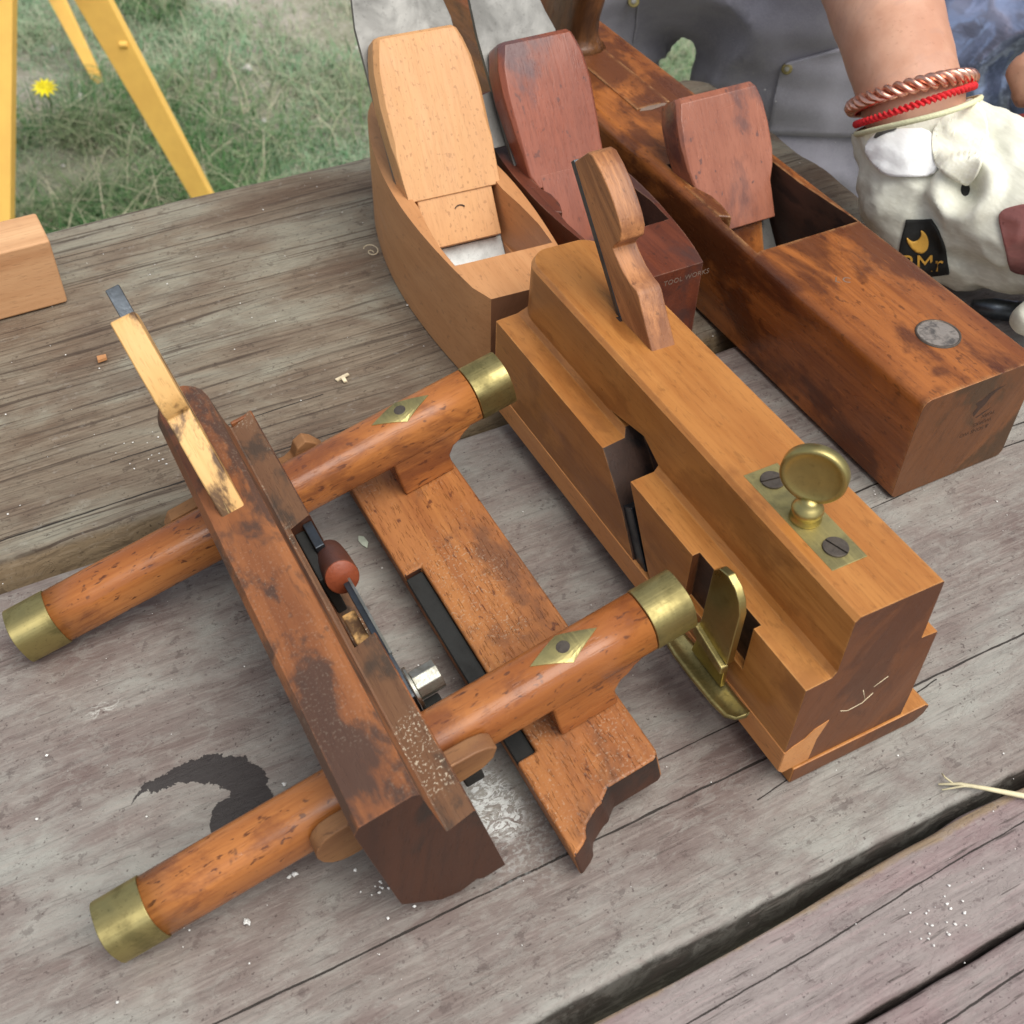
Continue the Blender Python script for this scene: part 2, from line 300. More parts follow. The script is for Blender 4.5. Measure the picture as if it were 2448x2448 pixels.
def plank_mat(name, ca, cb, cc, dirt, groove, cracks, kind):
    s = NT(name); o = s.obj; X, Y, Z = s.sep()[:3]
    patch = s.noise(s.mp((9, 20, 9)), 1, 5, .62, .5)
    patch2 = s.noise(s.mp((22, 42, 22), loc=(3, 1, 0)), 1, 6, .68, .4)
    c = s.ramp(patch, [(.36, ca), (.5, cb), (.62, cc)])
    c = s.mix(s.ma('MULTIPLY', s.th(patch2, .44, .68), .55 if kind == 1 else .42), c, dirt)
    wob = s.noise(s.mp((5, 30, 5)), 1, 3, .5)
    yy = s.ma('ADD', s.ma('MULTIPLY', Y, 1.0), s.ma('MULTIPLY', wob, .012))
    cx = s.n("ShaderNodeCombineXYZ"); s.put(cx.inputs[0], s.ma('MULTIPLY', X, 7.0)); s.put(cx.inputs[1], s.ma('MULTIPLY', yy, 440.0 if kind == 1 else 190.0)); s.put(cx.inputs[2], s.ma('MULTIPLY', Z, 60.0))
    gr = s.noise(cx.outputs[0], 1, 3, .55)                       # raised grain lines
    cx2 = s.n("ShaderNodeCombineXYZ"); s.put(cx2.inputs[0], s.ma('MULTIPLY', X, 28.0)); s.put(cx2.inputs[1], s.ma('MULTIPLY', yy, 900.0)); s.put(cx2.inputs[2], s.ma('MULTIPLY', Z, 300.0))
    fib = s.noise(cx2.outputs[0], 1, 3, .6)
    gm = s.th(gr, .35, .27) if False else s.ma('SUBTRACT', 1.0, s.th(gr, .34, .46))
    dark = tuple(x * .42 for x in dirt)
    c = s.mix(s.ma('MULTIPLY', gm, groove), c, dark)
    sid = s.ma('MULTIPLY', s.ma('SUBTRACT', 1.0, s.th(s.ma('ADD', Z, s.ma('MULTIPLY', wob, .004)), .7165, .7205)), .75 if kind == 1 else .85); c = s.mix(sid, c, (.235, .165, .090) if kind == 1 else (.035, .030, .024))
    if kind == 3: c = s.mix(s.ma('MULTIPLY', s.th(s.ma('ADD', Y, s.ma('MULTIPLY', s.noise(s.mp((45, 0, 0)), 1, 4, .7), .006)), .1185, .1205), s.ma('MULTIPLY', s.ma('LESS_THAN', Y, .1198), .85)), c, (.30, .22, .13))
    if kind != 1: c = s.mix(s.ma('MULTIPLY', s.th(s.noise(s.mp((42, 620, 40)), 1, 2, .5), .66, .72), .75 if kind == 3 else .45), c, (.045, .036, .030))
    c = s.mix(s.ma('MULTIPLY', s.th(fib, .5, .66), .30), c, tuple(min(1, x * 1.5) for x in cb))
    c = s.mix(s.ma('MULTIPLY', s.ma('SUBTRACT', 1.0, s.th(fib, .32, .44)), .42 if kind == 1 else .22), c, dark)
    if kind != 1:
        pt = s.noise(s.mp((70, 150, 70)), 1, 6, .75, .8)
        c = s.mix(s.ma('MULTIPLY', s.th(pt, .48, .62), .30), c, tuple(x * 1.12 for x in cc)); c = s.mix(s.ma('MULTIPLY', s.ma('SUBTRACT', 1.0, s.th(pt, .36, .47)), .25), c, dirt)
    blot = s.noise(s.mp((130, 150, 130)), 1, 4, .7)
    c = s.mix(s.ma('MULTIPLY', s.th(blot, .60, .66), .45), c, tuple(x * .5 for x in dirt))
    c = s.mix(s.ma('MULTIPLY', s.ma('SUBTRACT', 1.0, s.th(blot, .31, .39)), .18), c, (.44, .42, .37))
    pits = s.noise(s.mp((480, 620, 480)), 1, 2, .6)
    c = s.mix(s.ma('MULTIPLY', s.th(pits, .66, .71), .7), c, dark)
    h = s.ma('ADD', s.ma('MULTIPLY', gr, 1.3 if kind == 1 else .45), s.ma('ADD', s.ma('MULTIPLY', fib, .35), s.ma('MULTIPLY', s.noise(s.mp((150, 260, 150)), 1, 5, .7), 1.0 if kind != 1 else .5)))
    flake = s.noise(s.mp((60, 170, 60)), 1, 5, .75, 1.2); fl = s.th(flake, .47, .50)
    h = s.ma('ADD', h, s.ma('MULTIPLY', fl, .25 if kind == 1 else .5))
    for (y0, slope, x0, x1, wd, sd) in cracks:
        wb = s.noise(s.mp((14, 0, 0), loc=(sd, sd, 0)), 1, 5, .6)
        d = s.ma('ABSOLUTE', s.ma('SUBTRACT', s.ma('SUBTRACT', s.ma('SUBTRACT', Y, y0), s.ma('MULTIPLY', X, slope)), s.ma('MULTIPLY', s.ma('SUBTRACT', wb, .5), .0045)))
        wv = s.ma('MULTIPLY', s.noise(s.mp((60, 0, 0), loc=(sd * 2, 5, 0)), 1, 2, .5), wd * 2)
        cm = s.ma('LESS_THAN', d, wv)
        cm = s.ma('MULTIPLY', cm, s.ma('MULTIPLY', s.ma('GREATER_THAN', X, x0), s.ma('LESS_THAN', X, x1)))
        c = s.mix(s.ma('MULTIPLY', cm, .93), c, (.018, .014, .011)); h = s.ma('SUBTRACT', h, s.ma('MULTIPLY', cm, 2.0))
    if kind == 2:
        nz = s.noise(s.mp((110, 110, 110)), 1, 5, .7); nzz = s.ma('MULTIPLY', s.ma('SUBTRACT', nz, .5), .012)
        def disc(cx_, cy_, rx, ry, rotz=0):
            v = s.mp((1 / rx, 1 / ry, 0), loc=(0, 0, 0), vec=s.mp(rot=(0, 0, rotz), vec=s.mp(loc=(-cx_, -cy_, 0))))
            ln = s.n("ShaderNodeVectorMath", operation='LENGTH'); s.put(ln.inputs[0], v)
            return s.ma('ADD', ln.outputs["Value"], s.ma('MULTIPLY', nzz, 40.0))
        a = s.ma('LESS_THAN', disc(.0110, .2500, .0275, .0255), 1.0); b = s.ma('GREATER_THAN', disc(.0010, .2440, .0250, .0245), 1.0)
        low = s.ma('MULTIPLY', s.ma('LESS_THAN', disc(.0225, .2400, .0110, .0135), 1.0), 1.0)
        cres = s.ma('MAXIMUM', s.ma('MULTIPLY', a, b), low)
        c = s.mix(s.ma('MULTIPLY', cres, .92), c, (.026, .022, .022)); h = s.ma('SUBTRACT', h, s.ma('MULTIPLY', cres, .8))
        smn = s.noise(s.mp((170, 260, 170), rot=(0, 0, .6)), 1, 5, .75, 1.5)
        sm = s.ma('MULTIPLY', s.th(smn, .47, .52), s.ma('SUBTRACT', 1.0, s.th(disc(.1105, .2045, .010, .0165), .7, 1.1)))
        c = s.mix(sm, c, (.62, .64, .62))
        sm2 = s.ma('MULTIPLY', s.th(smn, .50, .60), s.ma('SUBTRACT', 1.0, s.th(disc(-.009, .3145, .008, .006), .5, 1.1)))
        c = s.mix(s.ma('MULTIPLY', sm2, .6), c, (.55, .55, .5))
        halo = s.ma('SUBTRACT', 1.0, s.th(disc(.112, .196, .030, .034), .2, 1.1)); hn = s.noise(s.mp((500, 700, 500)), 1, 3, .7)
        c = s.mix(s.ma('MULTIPLY', s.ma('MULTIPLY', halo, s.th(hn, .48, .62)), .5), c, (.42, .44, .42))
    s.bump(h, .6 if kind == 1 else .42, .0010)
    return s.fin(c, .72 if kind == 1 else .62, 0, .35)

M['plank1'] = plank_mat('weathered_plank_back', (.130, .088, .058), (.200, .162, .116), (.255, .238, .182), (.110, .072, .050), .75, [(.4245, .0, -.2, .2, .0005, 3), (.452, .02, .03, .14, .0004, 7)], 1)
M['plank2'] = plank_mat('weathered_plank_middle', (.150, .110, .096), (.225, .195, .172), (.30, .295, .262), (.150, .108, .098), .16, [(.1745, .0, -.3, .7, .00045, 1), (.137, .12, .20, .30, .00028, 9), (.1935, .0, .172, .25, .0003, 5), (.268, .02, .27, .5, .0005, 13), (.284, -.04, .36, .46, .0004, 15), (.246, .05, .30, .42, .0003, 17)], 2)
M['plank3'] = plank_mat('weathered_plank_front', (.200, .140, .138), (.250, .188, .182), (.27, .235, .220), (.175, .122, .120), .30, [(.0555, .04, .0, .7, .0004, 11), (.099, .03, .12, .5, .0003, 19), (.041, .01, -.2, .5, .0005, 23)], 3)
M['underwood'] = plain('old_bare_wood', (.17, .125, .085), .85, 0, .35, 60, .5)

table = thing('work_table', 'weathered outdoor table of wide grey brown planks carrying the wooden planes', 'table', (0, 0, -.72))
def plank(y0, y1, x0, x1, mat, seed, wane_near, wane_far, endround, th=.036, lip=.0012):
    dx = .0016; nx = int((x1 - x0) / dx) + 1
    ys = np.concatenate([[0, 0, .0006, .0018, .0035], np.linspace(.006, 1, 120)[:-1] * 1.0, ])
    W = y1 - y0
    # profile parameter: down the near face, over the top, down the far face
    inner = np.linspace(.006, W - .006, max(40, int(W / .0022)))
    v = np.concatenate([[-lip, -lip * .77, -lip * .54, -lip * .34, -lip * .15, .0, .0014, .0032], inner, [W - .0032, W - .0014, W - .0004, W, W, W]])
    z = np.concatenate([[-th, -.022, -.014, -.0085, -.0048, -.0022, -.0008, -.0002], np.zeros(len(inner)), [-.00025, -.0010, -.0028, -.0062, -th * .6, -th]])
    X, V = np.meshgrid(np.linspace(x0, x1, nx), v, indexing='ij'); Zb = np.broadcast_to(z, X.shape).copy()
    near = (vnoise(X, X * 0, 9, 1, seed) - .5) * wane_near + (vnoise(X, X * 0, 60, 1, seed + 1) - .5) * wane_near * .3 + (vnoise(X, Zb, 260, 300, seed + 4) - .5) * wane_near * .12
    far = (vnoise(X, X * 0, 9, 1, seed + 2) - .5) * wane_far + (vnoise(X, X * 0, 60, 1, seed + 3) - .5) * wane_far * .3
    k = V / W; Yy = y0 + V + near * np.clip(1 - k * 14, 0, 1) + far * np.clip(1 - (1 - k) * 14, 0, 1)
    top = (Zb > -.0005)
    Zz = Zb + np.where(top, -.0006 * vnoise(X, Yy, 12, 25, seed + 5) - .0004 * vnoise(X, Yy, 6, 330, seed + 6) - .0003 * vnoise(X, Yy, 90, 160, seed + 7), 0)
    Zz += np.where(Zb < -.005, 0, 0)
    # ragged, slightly rounded end
    e = np.clip((X - (x1 - .012)) / .012, 0, 1); Zz -= np.where(e > 0, .0022 * e ** 3, 0)
    Xx = X + np.where(X > x1 - .03, ((vnoise(Yy, Zb, 35, 90, seed + 8) - .5) * .006 - endround * (np.clip(1 - (1 - k) * 22, 0, 1) ** 2 + np.clip(1 - k * 22, 0, 1) ** 2) * .012) * np.clip((X - x1 + .03) / .03, 0, 1), 0)
    ny = X.shape[1]; idx = np.arange(nx * ny).reshape(nx, ny)
    F = np.stack([idx[:-1, :-1], idx[1:, :-1], idx[1:, 1:], idx[:-1, 1:]], -1).reshape(-1, 4)
    Vv = np.stack([Xx, Yy, Zz + .72 - .0001], -1).reshape(-1, 3)
    me = bpy.data.meshes.new('plank'); me.vertices.add(len(Vv)); me.vertices.foreach_set('co', Vv.ravel())
    caps = [tuple(idx[0, ::-1]), tuple(idx[-1, :])]
    nl = F.size + sum(len(c) for c in caps); me.loops.add(nl); li = np.concatenate([F.ravel(), np.concatenate(caps)])
    me.loops.foreach_set('vertex_index', li.astype(np.int32)); me.polygons.add(len(F) + 2)
    st = np.concatenate([np.arange(len(F)) * 4, [len(F) * 4, len(F) * 4 + ny]]); me.polygons.foreach_set('loop_start', st.astype(np.int32))
    me.update(calc_edges=True); me.shade_smooth(); me.materials.append(mat)
    for p in me.polygons[-2:]: p.use_smooth = False
    return link(bpy.data.objects.new('plank', me), table)
p1 = plank(.4095, .6655, -.42, .5155, M['plank1'], 11, .008, .004, 1.0, lip=.0065)
p2 = plank(.1268, .3945, -.30, .64, M['plank2'], 23, .005, .003, .4)
p3 = plank(.0795, .1195, -.30, .62, M['plank3'], 37, .0025, .005, .2)
p4 = plank(-.150, .0775, -.30, .62, M['plank3'], 51, .005, .0025, .4)
# framework under the planks
for x in (-.12, .40):
    box('batten', x, x + .09, -.13, .64, .640, .6825, M['underwood'], table, .002)
for x in (-.11, .41):
    for y in (-.08, .54): box('table_leg', x, x + .07, y, y + .07, 0, .6395, M['underwood'], table, .003)

def set_face_wood(o, mat, test):
    """throat faces get the darker wood, the plough ledge the dusty one"""
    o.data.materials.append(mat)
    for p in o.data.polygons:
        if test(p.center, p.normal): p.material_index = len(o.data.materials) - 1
M['throat_dark'] = wood('dark_throat_wood', (.075, .036, .022), (.025, .014, .010), stain=(.012, .009, .008), stain_amt=.8, stain_scale=60, rough=.5, edgecol=(.30, .15, .06), edge_amt=.8)  # darker wood for the inner faces of throats and slots
def end_grain(o, mat, ylim=-.9):
    """sawn end grain of the toe soaks up oil: darker wood on the end faces"""
    o.data.materials.append(mat); k = len(o.data.materials) - 1
    for p in o.data.polygons:
        if p.normal.y < ylim: p.material_index = k
M['honey_end'] = wood('honey_end_grain', (.19, .068, .022), (.105, .035, .013), stain=(.065, .024, .012), stain_amt=.6, stain_scale=30, rough=.45, g=.5, rot=(0, 1.2, 1.57), speck=.3, scratch=.2)
M['jack_end'] = wood('jack_end_grain', (.21, .080, .026), (.095, .034, .011), stain=(.050, .030, .013), stain_amt=.75, stain_scale=26, rough=.36, g=.5, rot=(0, 1.2, 1.57), speck=.4, scratch=.3)
M['plough_end'] = wood('plough_end_grain', (.090, .031, .014), (.036, .015, .009), stain=(.020, .014, .011), stain_amt=.8, stain_scale=24, rough=.42, g=.5, rot=(0, 1.2, 1.57), scratch=.1)
M['pale_end'] = wood('pale_end_grain', (.22, .105, .055), (.15, .07, .036), rough=.5, g=.5, rot=(0, 1.2, 1.57), scratch=.2)
# ================================================================ PALE COFFIN SMOOTHER
def coffin_outline(sta, flare=0):
    R = [(h + flare, y) for y, h in sta]; return R + [(-x, y) for x, y in reversed(R)]
def smooth_sta(sta, n=26):
    ys = np.linspace(sta[0][0], sta[-1][0], n); t = np.array([a for a, _ in sta]); h = np.array([b for _, b in sta])
    hs = np.interp(ys, t, h)
    for _ in range(2): hs[1:-1] = (hs[:-2] + 2 * hs[1:-1] + hs[2:]) / 4
    return list(zip(ys, hs))
a50 = math.radians(50)
sm = thing('smoothing_plane', 'pale coffin-shaped smoothing plane with speckled light beech wedge and long grey iron', 'hand plane', (.237, .414, 0), (0, 0, math.radians(-3.4)), group=None)
sta = [(0, .0212)] + smooth_sta([(.0118, .0258), (.03, .0286), (.06, .0315), (.09, .0327), (.12, .0312), (.14, .0285), (.165, .0238), (.19, .0165), (.205, .010), (.211, .004)])
body = from_bm('plane_body', prism_bm(coffin_outline(sta), 0, .060, 'z'), M['pale'], sm)
yb = .1138
cut(body,
    prism_bm([(.0318, .0605), (.0318, .07), (yb + (.07 - .06) / math.tan(a50) + .0055, .07), (yb + (.004 - .06) / math.tan(a50) + .0055, .004), (.057, .004)], -.0240, .0240, 'x'),
    prism_bm([(-.0266, .0322), (.0266, .0322), (.0275, .050), (.0262, .070), (.0240, .088), (-.0240, .088), (-.0262, .070), (-.0275, .050)], .028, .07, 'z'))
end_grain(body, M['pale_end'], -.97)
bev(body, .0014, 3, 28)
IRON = (yb, .060, a50)
pi_ = slab('plane_iron', [(-.027, -.064), (.027, -.064), (.027, .080), (.0245, .092), (.012, .145), (-.012, .145), (-.0245, .098), (-.027, .082)], IRON, -.0032, 0, M['steel'], sm)
slab('iron_bevel', [(-.0235, -.064), (.0235, -.064), (.0235, -.0385), (-.0235, -.0385)], IRON, 0.0001, .0008, M['polished'], pi_, .0002)
slab('cap_iron', [(-.0262, -.050), (.0262, -.050), (.0262, .060), (.020, .075), (-.020, .075), (-.0262, .060)], IRON, -.0050, -.0034, M['steel'], sm)
def wedge_loft(name, st, frame, mat, parent, cx=0, bw=.0012):
    """st: (s, halfwidth, thickness at front, side chamfer)"""
    y0, z0, a = frame; ca, sa = math.cos(a), math.sin(a); secs = []
    for s_, hw, t, ch, *sh in st:
        sh = sh[0] if sh else 0
        P = lambda x, tt, ss=s_: (cx + x, y0 + (ss) * ca - tt * sa, z0 + ss * sa + tt * ca)
        secs.append([P(-hw + ch * .4, .0003), P(hw - ch * .4, .0003), P(hw, .002), P(hw, t - ch), P(hw - ch * .8, t, s_ + sh), P(-hw + ch * .8, t, s_ + sh), P(-hw, t - ch), P(-hw, .002)])
    return loft(name, secs, mat, parent, bw=bw)
wd = wedge_loft('wedge', [(-.0125, .0266, .0128, .0006), (.000, .0272, .0138, .0006), (.012, .0278, .0148, .001), (.018, .0282, .0152, .0026), (.038, .0286, .0164, .0030), (.055, .0274, .0172, .0032), (.065, .0252, .0174, .0036), (.0705, .0234, .0168, .0036), (.0722, .0224, .0145, .003)], IRON, M['pale_wedge'], sm)
wedge_loft('wedge_tip', [(-.038, .0212, .0095, .0004), (-.012, .0215, .0118, .0004), (.000, .0215, .0128, .0004)], IRON, M['pale_wedge'], sm, bw=.0004)
# crescent gouge mark on the wedge
gm = []
for k in range(9):
    t = math.radians(35 + k * 14); gm.append((.0035 * math.cos(t) + .001, .0030 * math.sin(t) - .0215))
poly = [(x, s_) for x, s_ in gm] + [(x * .93, s_ - .0006) for x, s_ in reversed(gm)]
slab('gouge_mark', poly, IRON, .0105, .01165, M['darkline'], sm, None)

# ================================================================ DARK RED SMOOTHER
sr = thing('smoothing_plane', 'dark red smoothing plane with purplish wedge, standing between the pale plane and long plane', 'hand plane', (.3065, .3965, 0))
sta2 = smooth_sta([(0, .0185), (.012, .0222), (.03, .0252), (.06, .0288), (.085, .0298), (.12, .0285), (.15, .024), (.18, .017), (.2, .008), (.205, .003)])
body2 = from_bm('plane_body', prism_bm(coffin_outline(sta2), 0, .060, 'z'), M['red'], sr)
yb2 = .1225
cut(body2,
    prism_bm([(.0400, .0605), (.0400, .07), (yb2 + .0084 + .0050, .07), (yb2 - .047 + .0055, .004), (.060, .004)], -.0215, .0215, 'x'),
    prism_bm([(-.0243, .0405), (.0243, .0405), (.0255, .060), (.0235, .080), (-.0235, .080), (-.0255, .060)], .020, .07, 'z'))
set_face_wood(body2, M['throat_dark'], lambda c, n: .0405 < c.y < .16 and abs(c.x) < .0256 and c.z < .0595 and n.z < .9 and c.z > .003)
bev(body2, .0020, 3, 40)
IR2 = (yb2, .060, a50)
slab('plane_iron', [(-.0235, -.060), (.0235, -.060), (.0235, .066), (.0205, .076), (.010, .130), (-.019, .130), (-.0235, .070)], IR2, -.0030, 0, M['steel'], sr)
slab('cap_iron', [(-.0345, .012), (-.0225, .012), (-.0225, .042), (-.0345, .040)], IR2, -.0060, -.0042, M['steel'], sr)
wedge_loft('wedge', [(-.0165, .0200, .0122, .0008), (-.009, .0238, .0130, .001), (.002, .0242, .0140, .0012), (.014, .0256, .0156, .0022), (.034, .0268, .0178, .0028), (.048, .0258, .0188, .0032), (.0590, .0226, .0190, .0036), (.0612, .0212, .0165, .003)], IR2, M['red_wedge'], sr, cx=.0015)
wedge_loft('wedge_tip', [(-.052, .0165, .0090, .0006), (-.030, .0175, .0115, .0006), (-.010, .0180, .0130, .0006)], IR2, M['red_wedge'], sr, cx=.0015, bw=.0005)
# wooden abutment shoulder beside the wedge
prism('cheek_shoulder', [(-.0262, .072), (-.0225, .070), (-.0195, .078), (-.0190, .088), (-.0215, .096), (-.0262, .100)], .030, .0603, 'z', M['red'], sr, .001)
M['faint'] = plain('faint_stamp', (.17, .12, .09), .7)
stamp('maker_stamp', 'TOOL WORKS', .0040, M['faint'], sr, basis((1, 0, 0), (0, 0, 1), (.0095, -.00002, .0535)), .00006, 1.05)

# ================================================================ LONG JACK PLANE
jk = thing('fore_plane', 'long orange brown wooden plane with open throat, metal button and handle', 'hand plane', (.387, .2635, 0))
L = .56
jb = bmesh.new()
prism_bm([(-.0355, .0025), (-.033, 0), (.033, 0), (.0350, .0025), (.0350, .0578), (.0325, .0604), (-.0308, .0604), (-.0336, .0594), (-.0350, .0572), (-.0355, .0545)], 0, L, 'y', jb)
jbody = from_bm('plane_body', jb, M['jack'], jk)
JB = (.2135, .0604, a50)
def jy(z): return .2135 + (z - .0604) / math.tan(a50)
cut(jbody,
    prism_bm([(-.0325, .128), (.0318, .128), (.0262, .186), (.0262, .205), (-.0265, .205), (-.0275, .178), (-.0318, .160)], .010, .08, 'z'),
    prism_bm([(.15, .08), (jy(.08) + .006, .08), (jy(.004) + .006, .004), (.150, .004)], -.0275, .0275, 'x'))
set_face_wood(jbody, M['throat_dark'], lambda c, n: .1285 < c.y < .30 and abs(c.x) < .0335 and c.z < .0595 and n.z < .9 and c.z > .003)
end_grain(jbody, M['jack_end'])
bev(jbody, .0014, 3, 40)
slab('plane_iron', [(-.0255, -.068), (.0255, -.068), (.0255, .010), (-.0255, .010)], JB, -.003, 0, M['steel'], jk)
wedge_loft('wedge', [(-.0400, .0222, .0122, .0008), (-.020, .0232, .0150, .001), (-.0125, .0262, .0160, .001), (-.004, .0280, .0172, .0012), (.010, .0288, .0188, .002), (.022, .0280, .0200, .0022), (.030, .0262, .0204, .0026), (.0335, .0248, .018, .0026)], JB, M['jack_wedge'], jk, cx=-.0008)
wedge_loft('wedge_tip', [(-.058, .0150, .0040, .0006), (-.036, .0160, .0090, .0006), (-.030, .0160, .0100, .0006)], JB, M['jack'], jk, cx=-.001, bw=.0005)
prism('cheek_shoulder', [(-.0320, .164), (-.0255, .160), (-.0235, .172), (-.0232, .182), (-.0262, .193), (-.0320, .198)], .022, .0607, 'z', M['jack'], jk, .0012)
# strike button
btn = cyl('strike_button', (.0035, .035, .0590), (0, 0, 1), .0105, .0019, M['zinc'], jk, 40, .0006)
ring = [(math.cos(2 * math.pi * k / 40), math.sin(2 * math.pi * k / 40)) for k in range(40)]
loft('button_rim', [[(.0035 + c * r, .035 + s_ * r, z) for c, s_ in ring] for r, z in ((.0107, .0600), (.0105, .0612), (.0098, .0613), (.0095, .0607))], M['rivet'], jk, cap=False)
# tote let into a slot, with rounded base
box('tote_base', -.0100, .0130, .279, .48, .052, .0612, M['jack'], jk, .0004)
def rsec(cx, cy, z, hw, hl, n=24, e=2.6): return [(x, y, z) for x, y in superel(cx, cy, hw, hl, n, e)]
loft('tote', [rsec(.002, .385, .0600, .0185, .036), rsec(.002, .385, .0640, .0150, .031), rsec(.002, .384, .0700, .0135, .028), rsec(.002, .381, .0800, .0128, .026), rsec(.002, .376, .0950, .0132, .026), rsec(.002, .372, .1150, .0140, .026),
              rsec(.002, .376, .1350, .0138, .027), rsec(.002, .392, .1550, .0125, .030), rsec(.002, .415, .1700, .010, .026), rsec(.002, .425, .1750, .005, .012)], M['tote'], jk)
# pale chipped sliver at the front of the tote base, dark nick
raw('chipped_sliver', [(-.009, .2775, .0605), (-.002, .2758, .0606), (.008, .2772, .0605), (.0125, .2795, .0606), (.006, .2788, .0613), (-.006, .2800, .0612)], [(0, 1, 2, 3, 4, 5)], M['faint'], jk)
# inverted maker's stamp on the toe
for i, (tx, sz, dx) in enumerate((('YORK', .0032, .0120), ('WORKS', .0032, .0100), ('& SONS WO', .0032, .0065))):
    stamp('maker_stamp', tx, sz, M['ink'], jk, basis((-1, 0, 0), (0, 0, -1), (dx - .0, -.00002, .0355 - i * .0042)), .00006)
em = [(0, 0), (.004, .001), (.007, .0035), (.0105, .0048), (.0165, .0050), (.012, .0034), (.009, .0010), (.007, -.003), (.004, -.006), (.002, -.009), (.0005, -.006), (.0022, -.003)]
prism('maker_emblem', [(x + .000, z + .0465) for x, z in em], -.00006, .0002, 'y', M['ink'], jk, 0)
prism('maker_emblem', [(.0035, .0365), (.0085, .0385), (.0125, .0395), (.0085, .0374), (.0045, .0358)], -.00006, .0002, 'y', M['ink'], jk, 0)
# branded number lying across the top
for i, (t, x, y) in enumerate((('L', -.0115, .0905), ('C', -.0075, .0885))):
    stamp('worn_mark', t, .0062, M['faint'], jk, basis((.75, -.65, 0), (.65, .75, 0), (x, y, .06035)), .00012)

# ================================================================ HONEY FILLISTER PLANE (built true to size in its own frame)
O = Vector((.245, .166, -.00984)); SCL = .976
fp = thing('fillister_plane', 'honey coloured grooved wooden plane with brass thumbscrew plate and scroll-topped wedge', 'hand plane', (O.x * SCL, O.y * SCL, O.z * SCL + .0096), scale=SCL)
def m2(p): return [(a - O.x, b - O.z) for a, b in p]       # (x,z)
def m3(p): return [(a - O.y, b - O.z) for a, b in p]       # (y,z)
YB, Y0 = .405, .166
def prof(t):
    """cross-section x,z at rounding parameter t (0 = full, 1 = end of the rounded heel)"""
    r = .012; k = r * (1 - math.sqrt(max(0, 1 - t * t)))
    return [(.2130, .0155), (.2132, .0550), (.2245, .0558), (.2262 + k * .6, .0585), (.2262 + k, .0862), (.2281 + k, .0881), (.2650 - k, .0875), (.2656 - k, .0868), (.2664 - k * .6, .0562), (.2664, .0548), (.2744, .0540), (.2748, .0175), (.2745, .0002), (.2200, .0002), (.2188, .0155)]
secs = []
for y, t in [(Y0, 0), (.300, 0), (YB - .012, 0)] + [(YB - .012 + .012 * math.sin(q), math.sin(q)) for q in np.radians([20, 40, 55, 68, 80, 88])]:
    secs.append([(x - O.x, y - O.y, z - O.z) for x, z in prof(t * .97)])
stock = loft('plane_body', secs, M['honey'], fp, smooth=False)
cut(stock,
    prism_bm(m3([(.310, .0590), (.2875, .0354), (.2735, .0142), (.2640, .0), (.2500, .0), (.2650, .0223), (.2778, .0440), (.2838, .0540), (.2838, .0590), (.296, .0650), (.322, .0590)]), .205 - O.x, .2335 - O.x, 'x'),
    prism_bm(m3([(.2378, .030), (.2378, .062), (.2345, .064), (.1975, .064), (.1975, .030)]), .205 - O.x, .2165 - O.x, 'x'))
set_face_wood(stock, M['throat_dark'], lambda c, n: (c.x < .2335 - O.x and .2136 - O.x < c.x and c.z < .0640 - O.z and ((.245 < c.y + O.y < .33) or (.196 < c.y + O.y < .239)) and (abs(n.y) > .3 or n.x < -.9)))
end_grain(stock, M['honey_end'])
bev(stock, .0009, 2, 30)
prism('boxwood_sole', m2([(.2124, .0032), (.2126, .0155), (.2188, .0156), (.2188, .0004), (.2150, .0002)]), Y0 - O.y - .0002, YB - O.y, 'y', M['box'], fp, .0004)
prism('boxwood_inlay', m2([(.2128, .0032), (.2128, .0152), (.2160, .0175), (.2212, .0196), (.2245, .0232), (.2312, .0252), (.2280, .0150), (.2272, .0012), (.2190, .0010)]), Y0 - O.y - .0003, Y0 - O.y + .004, 'y', M['box'], fp, 0)
prism('sole_slip', m2([(.2200, -.0098), (.2200, .0), (.2870, .0), (.2895, -.0020), (.2880, -.0066), (.2835, -.0098)]), Y0 - O.y - .0012, YB - O.y - .004, 'y', M['honey'], fp, .0008)
for q in ([(.236, .028), (.240, .0255), (.247, .0262), (.251, .0300)], [(.2445, .036), (.2475, .0285)], [(.2500, .0345), (.2560, .0375)]):
    tube('scratch', [(x - O.x, Y0 - O.y - .00002, z - O.z) for x, z in q], .00016, M['chip'], fp, 5)
_s = [o for o in fp.children if o.name.startswith('sole_slip')][0]; end_grain(_s, M['honey_end'])
# iron: one straight blade from the slot to above the wedge
ang = math.atan2(.139 - .0142, .3905 - .276)
fI = (.276 - O.y, .0142 - O.z, ang)
slab('plane_iron', [(.2418 - O.x, .060), (.2536 - O.x, .060), (.2536 - O.x, .1700), (.2418 - O.x, .1700)], fI, -.0030, 0, M['bluesteel'], fp, .0002)
slab('cutting_blade', [(.2142 - O.x, -.016), (.2330 - O.x, -.016), (.2330 - O.x, .0275), (.2142 - O.x, .0275)], (.2715 - O.y, .0142 - O.z, math.radians(56.5)), -.0020, .0052, M['bluesteel'], fp, .0005)
WP = [(.3185, .0874), (.3262, .0972), (.3330, .1066), (.3352, .1082), (.3400, .1088), (.3460, .1108), (.3520, .1142), (.3552, .1168), (.3530, .1200), (.3502, .1232), (.3502, .1280), (.3530, .1322), (.3575, .1368), (.3635, .1418), (.3700, .1458), (.3765, .1488), (.3805, .1482), (.3850, .1440), (.3905, .1388), (.3435, .0878), (.3180, .0600), (.3060, .0600), (.3050, .0700)]
prism('wedge', m3(WP), .2418 - O.x, .2536 - O.x, 'x', M['honey_wedge'], fp, .0007)
